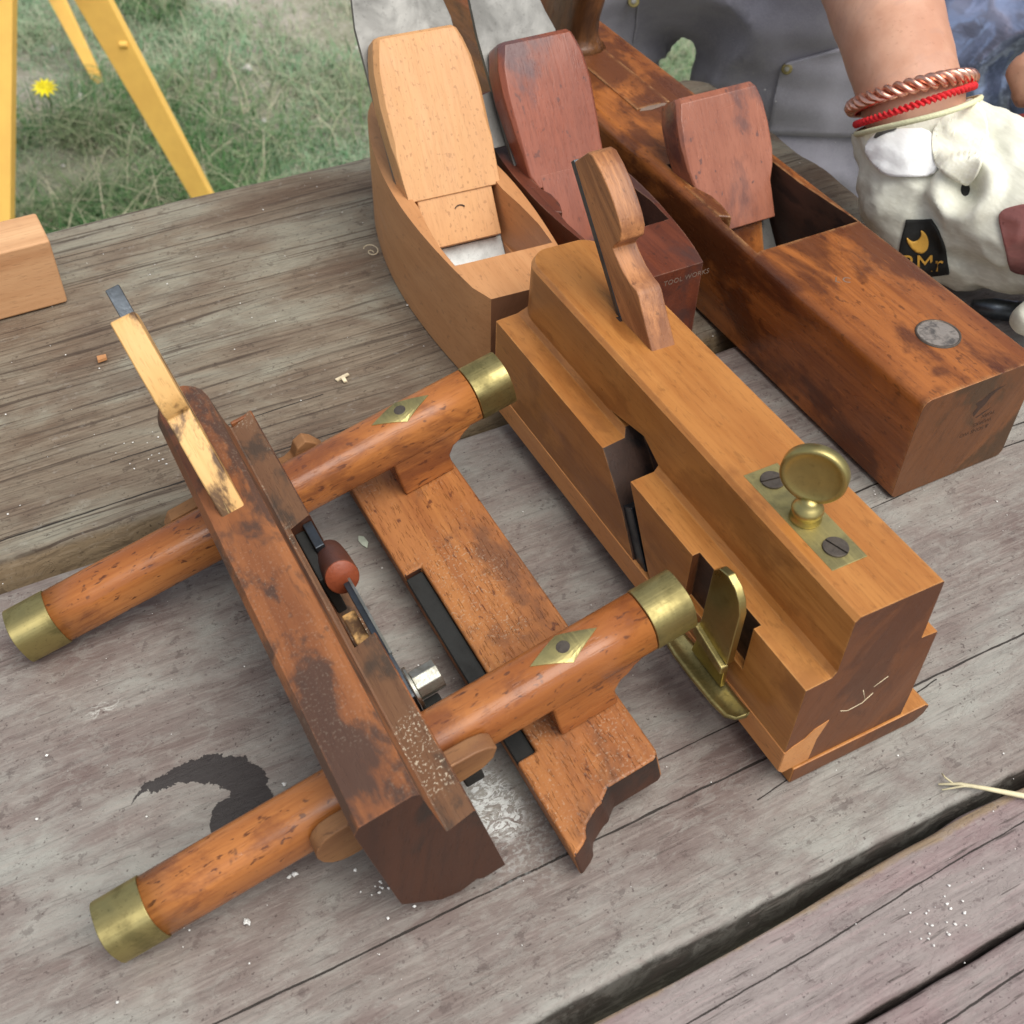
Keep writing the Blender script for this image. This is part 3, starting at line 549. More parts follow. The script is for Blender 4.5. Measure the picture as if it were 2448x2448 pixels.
# dark rim of the mortise behind the wedge
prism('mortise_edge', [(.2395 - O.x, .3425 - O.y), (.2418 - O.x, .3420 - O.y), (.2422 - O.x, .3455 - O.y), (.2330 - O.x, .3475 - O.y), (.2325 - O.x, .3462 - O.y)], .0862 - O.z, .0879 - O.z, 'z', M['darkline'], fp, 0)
# brass plate, thumbscrew, screws
zt = .0878 - O.z
box('brass_plate', .2325 - O.x, .2482 - O.x, .1870 - O.y, .2402 - O.y, zt - .002, zt + .0004, M['brass_plate'], fp, .0002)
screw('plate_screw', (.2406 - O.x, .2330 - O.y, zt + .0008), .0046, fp, -.15)
screw('plate_screw', (.2404 - O.x, .1952 - O.y, zt + .0008), .0048, fp, -1.25)
TS = [(0, .0058), (.0010, .0060), (.0022, .0050), (.0032, .0056), (.0050, .0060), (.0062, .0056), (.0074, .0044), (.0086, .0034), (.0098, .0030)]
tc = (.2398 - O.x, .2120 - O.y)
loft('thumbscrew', [[(tc[0] + r * math.cos(2 * math.pi * k / 32), tc[1] + r * math.sin(2 * math.pi * k / 32), zt + .0003 + h) for k in range(32)] for h, r in TS], M['brass_dark'], fp)
nrm = Vector((-.78, -.60, .02)).normalized(); dc = Vector((tc[0] + .0008, tc[1] + .0020, zt + .0205))
u = nrm.orthogonal().normalized(); v = nrm.cross(u)
ds = []
for t_, r in [(-.0020, .0100), (-.0028, .0114), (-.0018, .0122), (.0018, .0122), (.0028, .0114), (.0021, .0100), (.0015, .0080), (.0012, .004)]:
    ds.append([dc + nrm * t_ + u * (r * math.cos(2 * math.pi * k / 48)) + v * (r * math.sin(2 * math.pi * k / 48)) for k in range(48)])
loft('thumbscrew_head', ds, M['brass_dark'], fp)
# brass depth stop on the left side
prism('stop_plate', m3([(.1985, .0360), (.1982, .0660), (.2000, .0715), (.2035, .0755), (.2085, .0775), (.2135, .0762), (.2165, .0725), (.2172, .0440), (.2180, .0380)]), .2052 - O.x, .2086 - O.x, 'x', M['brass_dark'], fp, .0005)
prism('stop_ridge', m3([(.1985, .0310), (.1985, .0352), (.2185, .0402), (.2185, .0350)]), .2030 - O.x, .2068 - O.x, 'x', M['brass'], fp, .0008)
prism('stop_web', m3([(.1995, .0200), (.2000, .0340), (.2170, .0370), (.2200, .0200)]), .2060 - O.x, .2082 - O.x, 'x', M['brass_dark'], fp, .0004)
sh = []
for y, xa, xb, z in [(.1830, .2058, .2072, .0225), (.1842, .2020, .2086, .0208), (.1880, .2000, .2092, .0190), (.1960, .1994, .2096, .0180), (.2100, .1992, .2100, .0176), (.2220, .1994, .2098, .0174), (.2300, .2004, .2090, .0172), (.2345, .2025, .2078, .0174)]:
    xm = (xa + xb) / 2; n = 6
    top = [(xa + (xb - xa) * k / n - O.x, y - O.y, z + .0016 * abs(2 * k / n - 1) - O.z) for k in range(n + 1)]
    sh.append(top + [(a, b, c - .0018) for a, b, c in reversed(top)])
loft('stop_foot', sh, M['brass'], fp)

# ================================================================ PLOUGH PLANE (leaning on its edge by 14 degrees)
pl = thing('plough_plane', 'worn wooden plough plane with two brass-capped arms and separate fence', 'hand plane', (.1012, .1844, .0002), (0, -math.radians(14), 0))
def ac(p): return p
prof_s = [(-.0355, .0745), (-.0330, .0778), (-.0148, .0780), (-.0125, .0765), (-.0115, .0462), (-.0108, .0458), (-.0006, .0486), (0, .0478), (0, 0), (-.0090, .0000), (-.0110, .0022), (-.0180, .0005), (-.0250, .0028), (-.0300, .0085), (-.0368, .0160), (-.0368, .0215)]
secs = []
for b, k in [(0, 0), (.05, 0), (.10, 0), (.15, 0), (.2060, 0), (.2110, .0010), (.2148, .0030), (.2168, .0055), (.2178, .0085)]:
    s_ = []
    for i, (a, c) in enumerate(prof_s):
        if c > .05:
            cx = -.0242; a = cx + (a - cx) * (1 - k / .0119)
        s_.append((a, b, c))
    secs.append(s_)
st = loft('plough_stock', secs, M['plough'], pl, smooth=False)
cut(st, prism_bm([(-.0094, .0815), (.004, .0815), (.004, .1475), (-.0094, .1475)], .012, .055, 'z'))
M['plough_dusty'] = wood('dusty_ledge_wood', (.24, .125, .062), (.12, .060, .034), stain=(.060, .045, .034), stain_amt=.85, stain_scale=40, stain_lo=.45, rough=.75, speck=.3, dust=1.0, seed=4)
set_face_wood(st, M['plough_dusty'], lambda c, n: n.z > .8 and c.x > -.0115 and c.z < .055)
end_grain(st, M['plough_end'])
bev(st, .0011, 3, 30)
box('ledge_cap', -.0104, -.0004, .2160, .2178, .010, .0480, M['plough'], pl, .0005)
AX = [.1700, .0300]
for i, b0 in enumerate(AX):
    def asec(a, w, h, cz=.0428): return [(a, b, c) for b, c in superel(b0, cz, w, h, 32, 2.7)]
    arm = loft('plough_arm', [asec(-.1085, .0102, .0112), asec(-.09, .0103, .0114), asec(0, .0103, .0114), asec(.06, .0104, .0115), asec(.0860, .0103, .0113)], M['plough_arm'], pl)
    def fer(a0, a1, nm, dome):
        q = a1 - a0; s1 = [asec(a0, .0106, .0116), asec(a1, .0105, .0115), asec(a1, .0096, .0106), asec(a1 - q * .03, .0093, .0103)]
        f = loft(nm, s1, M['brass'], arm, bw=.0005); loft('ferrule_end', [asec(a1 - q * .04, .0094, .0104), asec(a1 - q * .02, .0094, .0104), asec(a1 + dome, .0080, .0088)], M['brass_dark'], arm, bw=.0003); return f
    fer(-.1080, -.1250, 'brass_ferrule', -.0002); fer(.0865, .1030, 'brass_ferrule', .0002)
    # shoulder of the arm that drops to the fence
    ft = [(.0420, .0380), (.0420, .0147), (.0668, .0147), (.0668, .0240), (.0700, .0285), (.0735, .0300), (.0762, .0325), (.0800, .0345), (.0815, .0385)]
    prism('arm_shoulder', ft, b0 - .0090, b0 + .0090, 'x' if False else 'y', M['plough_arm'], None, .0012)
    sh_ = bpy.data.objects[-1] if False else COL.objects[-1]
    sh_.parent = arm
    # brass diamond let into the top, with iron rivet
    dm = [(.0415, b0 + .0002), (.0550, b0 + .0066), (.0688, b0), (.0550, b0 - .0064)]
    bm = bmesh.new()
    def topc(b): 
        t = abs(b - b0) / .0104; return .0428 + .01155 * (1 - min(t, .999) ** 2.7) ** (1 / 2.7)
    N = 10; rows = []
    for k in range(N + 1):
        f = k / N; a = .0415 + f * (.0688 - .0415); hw = .0066 * (1 - abs(2 * f - 1)); rows.append([bm.verts.new((a, b0 + hw * (j / 4 - 1), topc(b0 + hw * (j / 4 - 1)) + .00025)) for j in range(9)])
    for r0, r1 in zip(rows[:-1], rows[1:]):
        for j in range(8): bm.faces.new((r0[j], r1[j], r1[j + 1], r0[j + 1]))
    ext = bmesh.ops.extrude_face_region(bm, geom=bm.faces[:]); bmesh.ops.translate(bm, verts=[g for g in ext['geom'] if isinstance(g, bmesh.types.BMVert)], vec=(0, 0, -.0008))
    bmesh.ops.remove_doubles(bm, verts=bm.verts, dist=1e-6)
    from_bm('brass_diamond', bm, M['brass_plate'], arm)
    cyl('rivet', (.0550, b0 + .0002, .0535), (0, 0, 1), .0026, .0012, M['rivet'], arm, 24, .0002)
# arm keys (wooden wedges through the stock beside each arm)
def key(b0, b1, poly, nm='arm_key'): prism(nm, poly, b0, b1, 'y', M['arm_wedge'], pl, .0008)
kr = [(-.0525 + .0100 - .0100 * math.cos(q), .0452 + .0100 * math.sin(q)) for q in np.radians(np.linspace(-90, 90, 9))]
key(.0120, .0190, kr[::1] + [(-.030, .0550), (.0100, .0535), (.0150, .0520), (.0178, .0490), (.0150, .0440), (.0105, .0415), (0, .0405), (-.030, .0352)])
key(.1815, .1880, [(-.0535, .0350), (-.0540, .0440), (-.0500, .0490), (-.030, .0495), (.0035, .0455), (.0070, .0468), (.0100, .0515), (.0145, .0530), (.0175, .0500), (.0205, .0440), (.0205, .0360), (0, .0340)])
# fence with moulded front end, black iron strip let into its edge
fo = [(.0680, -.002 + .0), (.0672, -.0046), (.0650, -.0055), (.0455, -.0055), (.0440, -.0068), (.0425, -.0078), (.0415, -.0092), (.0385, -.0098), (.0358, -.0112), (.0325, -.0130), (.0310, -.0150), (.0300, -.0172), (.0278, -.0188), (.0226, -.0212), (.0224, .2050), (.0680, .2050)]
fence = from_bm('fence', prism_bm(fo, -.0040, .0147, 'z'), M['plough_fence'], pl)
cut(fence, prism_bm([(.010, .0217), (.0308, .0217), (.0308, .1225), (.010, .1225)], .0075, .03, 'z'))
end_grain(fence, M['plough_end'], -.35)
bev(fence, .0014, 3, 35)
box('fence_strip', .0228, .0306, .0219, .1223, .0070, .0122, M['black'], fence, .0006)
# irons and small fittings in the stock
PI = (.165, .078, a50)
slab('plough_iron', [(-.0258, -.07), (-.0203, -.07), (-.0203, .0765), (-.0258, .0765)], PI, -.0028, 0, M['bluesteel'], pl, .0003)
prism('wedge', [(.1385, .0755), (.1505, .0915), (.1620, .1040), (.1672, .1080), (.1655, .1120), (.1665, .1185), (.1750, .1290), (.1865, .1410), (.1885, .1415), (.2062, .1270), (.1652, .0782), (.1400, .0480), (.1310, .0500)], -.0288, -.0194, 'x', M['boxwedge'], pl, .0007)
box('iron_shank', -.0046, -.0006, .1330, .1474, .018, .0455, M['bluesteel'], pl, .0005)
box('blade_shank', -.0092, -.0048, .1200, .1474, .018, .0425, M['black'], pl, .0008)
ka = Vector((0, -.93, .37)); kc = Vector((-.0008, .1380, .0340))
peg = []
uu = Vector((1, 0, 0)); vv = ka.cross(uu).normalized(); 
for h, r in ((0, .0050), (.002, .0060), (.010, .0066), (.0235, .0068)): peg.append([kc + ka * h + uu * (r * math.cos(2 * math.pi * k / 28)) + vv * (r * 1.1 * math.sin(2 * math.pi * k / 28)) for k in range(28)])
peg_o = loft('wooden_peg', peg, M['red'], pl, bw=.0005)
e0 = kc + ka * .0235
loft('peg_face', [[e0 + ka * h + uu * (r * math.cos(2 * math.pi * k / 28)) + vv * (r * 1.1 * math.sin(2 * math.pi * k / 28)) for k in range(28)] for h, r in ((0, .0067), (.0004, .0064))], M['redcut'], pl)
box('packing_piece', -.0082, -.0028, .0812, .1020, .018, .0400, M['boxwedge'], pl, .0006)
prism('skate_strip', [(.1120, .0300), (.1120, .0440), (.0900, .0482), (.0600, .0472), (.0520, .0440), (.0520, .0300)], -.0018, .0012, 'x', M['bluesteel'], pl, .0003)
prism('strip_edge', [(.1130, .0444), (.1120, .0450), (.0900, .0490), (.0700, .0486), (.0700, .0476), (.0900, .0482), (.1120, .0440)], .0006, .0016, 'x', M['bright'], pl, 0)
cyl('washer', (.0014, .0580, .0400), (1, 0, 0), .0082, .0014, M['bright'], pl, 32, .0003)
cyl('locking_nut', (.0028, .0580, .0400), (1, 0, 0), .0058, .0100, M['bright'], pl, 8, .0005)
box('stop_bar', .0014, .0090, .0250, .0560, .0160, .0330, M['black'], pl, .0008)

# the stock stands a little higher than the arms and rides on its iron skate
box('skate', -.0200, -.0165, .004, .205, -.0012, .0090, M['bluesteel'], pl, .0004)
for o in pl.children:
    if o.name.split('.')[0] not in ('plough_arm', 'fence', 'arm_key', 'skate'): o.location = (.0009, -.0078, .0088)

# ================================================================ WOOD BLOCK AT LEFT
wb = box('wood_block', -.13, 0, 0, .0305, 0, .040, M['block'], None, .0014)
wb.location = (.0425, .5888, 0); wb.rotation_euler = (0, 0, math.radians(1)); tag(wb, 'small block of pinkish new wood cut off by the left edge', 'wood block')

# ================================================================ CHIPS, FLAKES, STRAW
def flake(name, label, cat, x, y, pts, th, mat, rz=0):
    bm = prism_bm([(a * math.cos(rz) - b * math.sin(rz), a * math.sin(rz) + b * math.cos(rz)) for a, b in pts], 0, th, 'z')
    o = from_bm(name, bm, mat); o.location = (x, y, .0001); o.rotation_euler = (random.uniform(-.1, .1), random.uniform(-.1, .1), 0); return tag(o, label, cat)
flake('wood_chip', 'cream T-shaped wood chip on the back plank beyond the plough plane', 'wood chip', .1534, .4609, [(-.004, .001), (.0035, .0022), (.0038, .0005), (.001, 0), (.0008, -.004), (-.001, -.0035), (-.001, 0), (-.0035, -.001)], .0008, M['chip'])
M['mint'] = plain('pale_green_flake', (.55, .62, .50), .7)
flake('paint_flake', 'pale green leaf-shaped flake between the plough stock and fence', 'flake', .1183, .3500, [(-.0015, -.0042), (.0010, -.0020), (.0018, .0020), (.0004, .0042), (-.0014, .0020), (-.0020, -.001)], .0005, M['mint'], .3)
flake('wood_chip', 'small tan square chip near the wood block', 'wood chip', .0465, .5308, [(-.0026, -.002), (.0022, -.0016), (.0026, .0018), (-.002, .0024)], .0016, M['pale'])
pts = [(.0010 * math.cos(t) * (1 + .4 * t), .0016 * math.sin(t) * (1 + .3 * t), .0006 + .0003 * t) for t in np.linspace(0, 9, 26)]
cs = tube('shaving_curl', pts, .00025, M['chip'], n=5); cs.location = (.2116, .5588, 0); tag(cs, 'tiny curled shaving beside the pale smoothing plane', 'shaving')
sw = thing('straw', 'pale dry straw lying across the front plank gap at right', 'straw', (.2735, .1275, 0))
M['straw'] = plain('dry_straw', (.62, .56, .36), .7)
tube('stalk', [(-.0080, .0065, .0010), (-.001, .0025, .0018), (.006, -.0035, .0022), (.016, -.0120, .0022), (.032, -.0250, .0016)], [.0004, .0007, .0009, .0011, .0011], M['straw'], sw, 6)
tube('stalk', [(-.0085, .0040, .001), (.000, .0010, .0018), (.006, -.0035, .0022)], [.0003, .0005, .0004], M['straw'], sw, 6)
tube('stalk', [(-.0035, .0095, .001), (-.0045, .0070, .0022), (-.0035, .0040, .0022)], [.0003, .0004, .0003], M['straw'], sw, 6)
# crumbs: white and pale specks, uncountable
V, F = [], []
M['crumb'] = plain('white_crumbs', (.80, .80, .76), .8)
def crumb(x, y, r, z=0.):
    b = len(V); n = 5; ph = random.random() * 6
    for k in range(n): rr = r * random.uniform(.5, 1.2); V.append((x + rr * math.cos(ph + 6.283 * k / n), y + rr * math.sin(ph + 6.283 * k / n), z))
    V.append((x, y, z + r * .7)); F.extend([(b + k, b + (k + 1) % n, b + n) for k in range(n)])
for _ in range(560):
    x = random.uniform(-.08, .56); y = random.uniform(-.02, .655); crumb(x, y, random.choice([.0002, .00025, .0003, .0003, .0004, .0006]) * random.uniform(.6, 1.1))
for (cx, cy, n, sp, r) in [(.0327, .2122, 3, .001, .0013), (.0115, .2028, 3, .001, .0014), (.043, .248, 2, .0008, .0014), (.064, .192, 22, .006, .0007), (-.005, .214, 7, .004, .0006), (.098, .219, 14, .006, .0005), (.231, .093, 24, .008, .0006), (.335, .268, 8, .006, .0004), (-.02, .44, 8, .006, .0006), (.05, .45, 14, .02, .0006), (.03, .60, 10, .01, .0006)]:
    for _ in range(n): crumb(cx + random.gauss(0, sp), cy + random.gauss(0, sp * .6), r * random.uniform(.5, 1.1))
tag(raw('wood_crumbs', V, F, M['crumb']), 'scattered pale crumbs and sawdust specks on the table planks', 'sawdust', kind='stuff')

# ================================================================ GROUND, GRASS
def gmat():
    s = NT('dry_lawn_soil'); a = s.noise(s.mp((1.6,) * 3), 1, 6, .65); b = s.noise(s.mp((14,) * 3), 1, 6, .7); f = s.noise(s.mp((120,) * 3), 1, 4, .7)
    c = s.ramp(a, [(.36, (.20, .22, .13)), (.52, (.36, .35, .27)), (.62, (.60, .52, .48))])
    c = s.mix(s.ma('MULTIPLY', s.th(b, .45, .65), .4), c, (.17, .19, .11)); c = s.mix(s.ma('MULTIPLY', s.th(f, .5, .65), .5), c, (.62, .55, .50))
    s.bump(s.ma('ADD', b, f), .8, .01); return s.fin(c, .95, 0, .1)
nx = 120; gx = np.linspace(-1.5, 4, nx); gy = np.linspace(.2, 5, nx); GX, GY = np.meshgrid(gx, gy, indexing='ij')
GZ = -.72 + .018 * (vnoise(GX, GY, 2.5, 2.5, 3) - .5) + .010 * (vnoise(GX, GY, 9, 9, 5) - .5)
edgef = np.minimum(np.minimum(GX + 1.5, 4 - GX), np.minimum(GY - .2, 5 - GY)); GZ = np.where(edgef <= 0, -.735, GZ)
idx = np.arange(nx * nx).reshape(nx, nx); F = np.stack([idx[:-1, :-1], idx[1:, :-1], idx[1:, 1:], idx[:-1, 1:]], -1).reshape(-1, 4).tolist()
V = np.stack([GX, GY, GZ], -1).reshape(-1, 3).tolist(); k = len(V)
R_ = 120; V += [(-R_, -R_, -.738), (R_, -R_, -.738), (R_, R_, -.738), (-R_, R_, -.738)]; F.append((k, k + 1, k + 2, k + 3))
tag(raw('ground', V, F, gmat(), smooth=True), 'dry patchy lawn with bare pale soil', 'ground', kind='structure')
def grass(name, n, seed, area, dens, hl, wd, cols, lean, label):
    r = np.random.default_rng(seed); x = r.uniform(area[0], area[1], n); y = r.uniform(area[2], area[3], n)
    keep = r.uniform(0, 1, n) < dens(x, y); x, y = x[keep], y[keep]; n = len(x)
    h = r.uniform(hl[0], hl[1], n); th = r.uniform(0, 2 * np.pi, n); ln = r.uniform(lean[0], lean[1], n) * h; ph = r.uniform(0, 2 * np.pi, n); wv = r.uniform(wd[0], wd[1], n)
    z0 = np.full(n, -.722); dx, dy = np.cos(th), np.sin(th); px, py = -dy, dx
    sgs = [0, .4, .75, 1]; Vs = []
    for t in sgs:
        cx = x + dx * ln * t ** 1.8; cy = y + dy * ln * t ** 1.8; cz = z0 + h * (t - .35 * (ln / h) * t ** 3); ww = wv * (1 - t * .92)
        Vs += [np.stack([cx - px * ww, cy - py * ww, cz], -1), np.stack([cx + px * ww, cy + py * ww, cz], -1)]
    Va = np.stack(Vs, 1).reshape(-1, 3); b = np.arange(n)[:, None] * 8
    Fa = np.concatenate([b + np.array([0, 1, 3, 2]), b + np.array([2, 3, 5, 4]), b + np.array([4, 5, 7, 6])], 0)
    me = bpy.data.meshes.new(name); me.from_pydata(Va.tolist(), [], Fa.tolist()); me.update()
    s = NT(name + '_blades'); g = s.n("ShaderNodeNewGeometry"); 
    c = s.ramp(g.outputs["Random Per Island"], cols); pn = s.noise(s.mp((3.0,) * 3), 1, 3, .6)
    c = s.mix(s.ma('MULTIPLY', s.th(pn, .45, .62), .35), c, (.30, .29, .17))
    s.b.inputs["Subsurface Weight"].default_value = 0
    me.materials.append(s.fin(c, .7, 0, .2)); o = link(bpy.data.objects.new(name, me)); return tag(o, label, 'grass', kind='stuff')
def dens_low(x, y):
    m = vnoise(x, y, 1.9, 1.9, 21) * .6 + vnoise(x, y, 6, 6, 22) * .4
    near = np.clip((2.15 + .2 * x - y) / .7, 0, 1); left = np.clip((.75 - x) / .6, 0, 1)
    return np.clip((m - .50) * 2.6 + near * .9 * left + .10, .04, 1)
GC = [(0, (.11, .25, .12)), (.35, (.21, .38, .21)), (.62, (.34, .45, .29)), (.8, (.42, .46, .32)), (1, (.56, .52, .40))]
grass('lawn_grass', 330000, 1, (-.3, 2.0, 1.15, 3.3), dens_low, (.012, .045), (.0007, .0016), GC, (.5, 2.0), 'short patchy green and straw coloured grass behind the table')
def dens_tall(x, y):
    m = vnoise(x, y, 5, 5, 31); return np.clip((2.35 - y) / .5, 0, 1) * np.clip((.70 - x) / .35, .10, 1) * (m > .30) + (vnoise(x, y, 4, 4, 33) > .86) * .8
grass('tall_grass', 62000, 2, (-.3, 1.6, 1.15, 2.9), dens_tall, (.04, .12), (.0008, .0019), [(0, (.035, .11, .035)), (.5, (.08, .20, .06)), (.72, (.22, .28, .15)), (1, (.55, .50, .36))], (.7, 2.2), 'longer tangled grass and dry stalks close behind the table')
fl = thing('yellow_flower', 'single small yellow flower in the grass', 'flower', (.2270, 2.2300, -.72), (.35, 0, 0), 1.45)
M['petal'] = plain('yellow_petals', (.85, .72, .02), .6); M['stem'] = plain('flower_stem', (.10, .20, .05), .7)
tube('stem', [(0, 0, 0), (.004, .002, .03), (0, 0, .055)], .0012, M['stem'], fl, 6)
for k in range(12):
    q = 2 * math.pi * k / 12; c, s_ = math.cos(q), math.sin(q)
    raw('petal', [(0, 0, .056), (.008 * c - .003 * s_, .008 * s_ + .003 * c, .059), (.017 * c, .017 * s_, .057), (.008 * c + .003 * s_, .008 * s_ - .003 * c, .059)], [(0, 1, 2, 3)], M['petal'], fl)
V, F = [], []
for i in range(70):
    x, y = random.uniform(0, 1.4), random.uniform(1.5, 3.0); r = random.choice([.004, .006, .008, .014]); b = len(V)
    for (a, bb, c) in ((1, 0, 0), (0, 1, 0), (-1, 0, 0), (0, -1, 0), (0, 0, .7)): V.append((x + a * r * random.uniform(.6, 1.2), y + bb * r * random.uniform(.6, 1.2), -.716 + c * r))
    F += [(b, b + 1, b + 4), (b + 1, b + 2, b + 4), (b + 2, b + 3, b + 4), (b + 3, b, b + 4)]
tag(raw('pebbles', V, F, plain('pale_pebble', (.5, .48, .44), .9)), 'pale pebbles scattered on the bare soil', 'pebbles', kind='stuff')

# ================================================================ YELLOW SAWHORSE
sh = thing('sawhorse', 'bright yellow slatted sawhorse standing on the grass behind the table', 'sawhorse', (.30, 1.70, -.72))
def beam(name, A, B, wA, wB, dp, parent):
    A, B = Vector(A), Vector(B); t = (B - A).normalized(); side = Vector(Rt); side = (side - t * side.dot(t)).normalized(); dv = t.cross(side)
    secs = []
    for P, ww in ((A, wA), (B, wB)): secs.append([P - side * ww - dv * dp, P + side * ww - dv * dp, P + side * ww + dv * dp, P - side * ww + dv * dp])
    secs = [[tuple(p - sh.location) for p in s_] for s_ in secs]
    return loft(name, secs, M['yellow'], parent, bw=.0015)
# measured outlines of the small flat pieces sewn on glove and trousers (metres)
DR = {
    'strap': [(0.4508, 0.429, 0.0791), (0.4547, 0.4284, 0.0838), (0.4635, 0.4216, 0.0875), (0.4764, 0.4095, 0.0909), (0.4752, 0.395, 0.0707), (0.4614, 0.4076, 0.0665), (0.4553, 0.4138, 0.0658), (0.4514, 0.4209, 0.0694), (0.4492, 0.427, 0.0743)],
    'flap': [(0.4675, 0.4026, 0.0906), (0.4698, 0.4043, 0.0964), (0.4743, 0.403, 0.1018), (0.4851, 0.3984, 0.1131), (0.4888, 0.385, 0.1013), (0.4825, 0.3779, 0.0827), (0.4776, 0.3765, 0.0737), (0.4737, 0.382, 0.0743), (0.4686, 0.3902, 0.0768), (0.4666, 0.3974, 0.0826)],
    'logo': [(0.4586, 0.3951, 0.048), (0.4678, 0.3866, 0.0508), (0.4691, 0.3821, 0.0476), (0.4702, 0.3723, 0.0386), (0.4688, 0.3645, 0.029), (0.4588, 0.3729, 0.0249), (0.4496, 0.3851, 0.0261)],
    'moon': [(0.4629, 0.3875, 0.0454), (0.4648, 0.3839, 0.0438), (0.4648, 0.3807, 0.0404), (0.4635, 0.3791, 0.037), (0.4612, 0.3797, 0.0348), (0.4591, 0.3823, 0.0348), (0.4581, 0.3843, 0.0357), (0.4575, 0.386, 0.0367), (0.4568, 0.3882, 0.0383), (0.4571, 0.3902, 0.0407), (0.4579, 0.3882, 0.0396), (0.4592, 0.3862, 0.0391), (0.4613, 0.385, 0.0405), (0.4628, 0.3854, 0.0429)],
    'text': [(0.4602, 0.3766, 0.0303)],
    'leather': [(0.4841, 0.3589, 0.0636), (0.4861, 0.3591, 0.0667), (0.4889, 0.3574, 0.0689), (0.4953, 0.3519, 0.0727), (0.5, 0.3445, 0.0719), (0.4912, 0.3284, 0.0434), (0.4862, 0.3348, 0.0423), (0.4842, 0.3377, 0.0424), (0.4829, 0.3407, 0.0435), (0.4838, 0.3495, 0.0534)],
    'hole': [(0.4756, 0.3774, 0.0718)],
    'smudge': [(0.4526, 0.4281, 0.0803), (0.4553, 0.4286, 0.085), (0.4607, 0.4255, 0.0887), (0.4635, 0.4216, 0.0875), (0.4578, 0.4256, 0.0845)],
    'pocket': [(0.6024, 0.6798, -0.0186), (0.6057, 0.6788, -0.0155), (0.6447, 0.6526, 0.0016), (0.6456, 0.6133, -0.0554), (0.5874, 0.6639, -0.0631), (0.5948, 0.6725, -0.0409)],
    'rivet': [(0.6054, 0.6766, -0.0195)],
    'rivet2': [(0.5175, 0.7641, 0.0145)],
    'seam': [(0.5207, 0.7638, 0.0182), (0.5177, 0.7589, 0.0045), (0.5156, 0.7559, -0.0037), (0.5129, 0.753, -0.0126), (0.5135, 0.7527, -0.0125), (0.5165, 0.7554, -0.0036), (0.5185, 0.7584, 0.0046), (0.5215, 0.7633, 0.0183)],
}
beam('leg', (.2737, 1.800, -.3025), (.3933, 1.711, -.718), .0246, .0146, .009, sh)
beam('leg', (.156, 1.750, -.2536), (.0051, 1.649, -.718), .0312, .0293, .010, sh)
beam('leg', (.3123, 2.450, -.5617), (.3435, 2.3326, -.718), .0158, .0092, .007, sh)
beam('leg_top', (.245, 1.822, -.20), (.2737, 1.800, -.3025), .0246, .0246, .009, sh)
beam('leg_top', (.185, 1.770, -.20), (.156, 1.750, -.2536), .0312, .0312, .010, sh)
beam('leg_top', (.235, 2.10, -.19), (.3123, 2.450, -.5617), .0158, .0158, .007, sh)
rail = box('rail', -.15, -.02, .03, .42, .515, .545, M['yellow'], sh, .003)
bolt = cyl('bolt', Vector((.3019, 1.772, -.3971)) - sh.location, Rt, .006, .012, M['yellow'], sh, 16, .001)

# ================================================================ soft bodies: fused capsules
from mathutils.bvhtree import BVHTree
def blob(name, caps, voxel, mat, parent=None, sm=3, disp=None, decim=None):
    """caps: list of (p0, r0, p1, r1) tapered capsules or (p, r) balls, fused to ONE continuous surface"""
    V, F = [], []
    def ball(c, r):
        b = len(V); nu, nv = 12, 8
        for j in range(nv + 1):
            ph = math.pi * j / nv
            for i in range(nu): th = 2 * math.pi * i / nu; V.append((c[0] + r * math.sin(ph) * math.cos(th), c[1] + r * math.sin(ph) * math.sin(th), c[2] + r * math.cos(ph)))
        for j in range(nv):
            for i in range(nu): F.append((b + j * nu + i, b + j * nu + (i + 1) % nu, b + (j + 1) * nu + (i + 1) % nu, b + (j + 1) * nu + i))
    for c in caps:
        if len(c) == 2: ball(c[0], c[1]); continue
        p0, r0, p1, r1 = c; p0, p1 = Vector(p0), Vector(p1); n = max(2, int((p1 - p0).length / (min(r0, r1) * .28)))
        for k in range(n + 1): ball(p0.lerp(p1, k / n), r0 + (r1 - r0) * k / n)
    o = raw(name, V, F, None, None)
    m = o.modifiers.new("r", 'REMESH'); m.mode = 'VOXEL'; m.voxel_size = voxel; m.use_smooth_shade = True
    m = o.modifiers.new("s", 'SMOOTH'); m.factor = .5; m.iterations = sm * 3
    dg = bpy.context.evaluated_depsgraph_get(); dg.update(); me = bpy.data.meshes.new_from_object(o.evaluated_get(dg)); o.modifiers.clear(); o.data = me
    me.materials.clear(); me.materials.append(mat)
    if disp:
        n = len(me.vertices); co = np.empty(n * 3, np.float32); me.vertices.foreach_get('co', co); co = co.reshape(-1, 3)
        no = np.empty(n * 3, np.float32); me.vertices.foreach_get('normal', no); no = no.reshape(-1, 3)
        d = np.array([disp(Vector(c)) for c in co.tolist()], np.float32); co = co + no * d[:, None]; me.vertices.foreach_set('co', co.ravel()); me.update()
    me.shade_smooth(); o.parent = parent
    return o
def bvh(o):
    me = o.data; return BVHTree.FromPolygons([v.co.copy() for v in me.vertices], [tuple(p.vertices) for p in me.polygons])
def project(pts, tree, off, centre=None):
    """push points onto a surface from outside, radially from the viewer-side normal of the patch"""
    out = []
    for p, d in pts:
        h = tree.ray_cast(p - d * .08, d)
        q = h[0] if h[0] else p
        out.append(q - d * off)
    return out
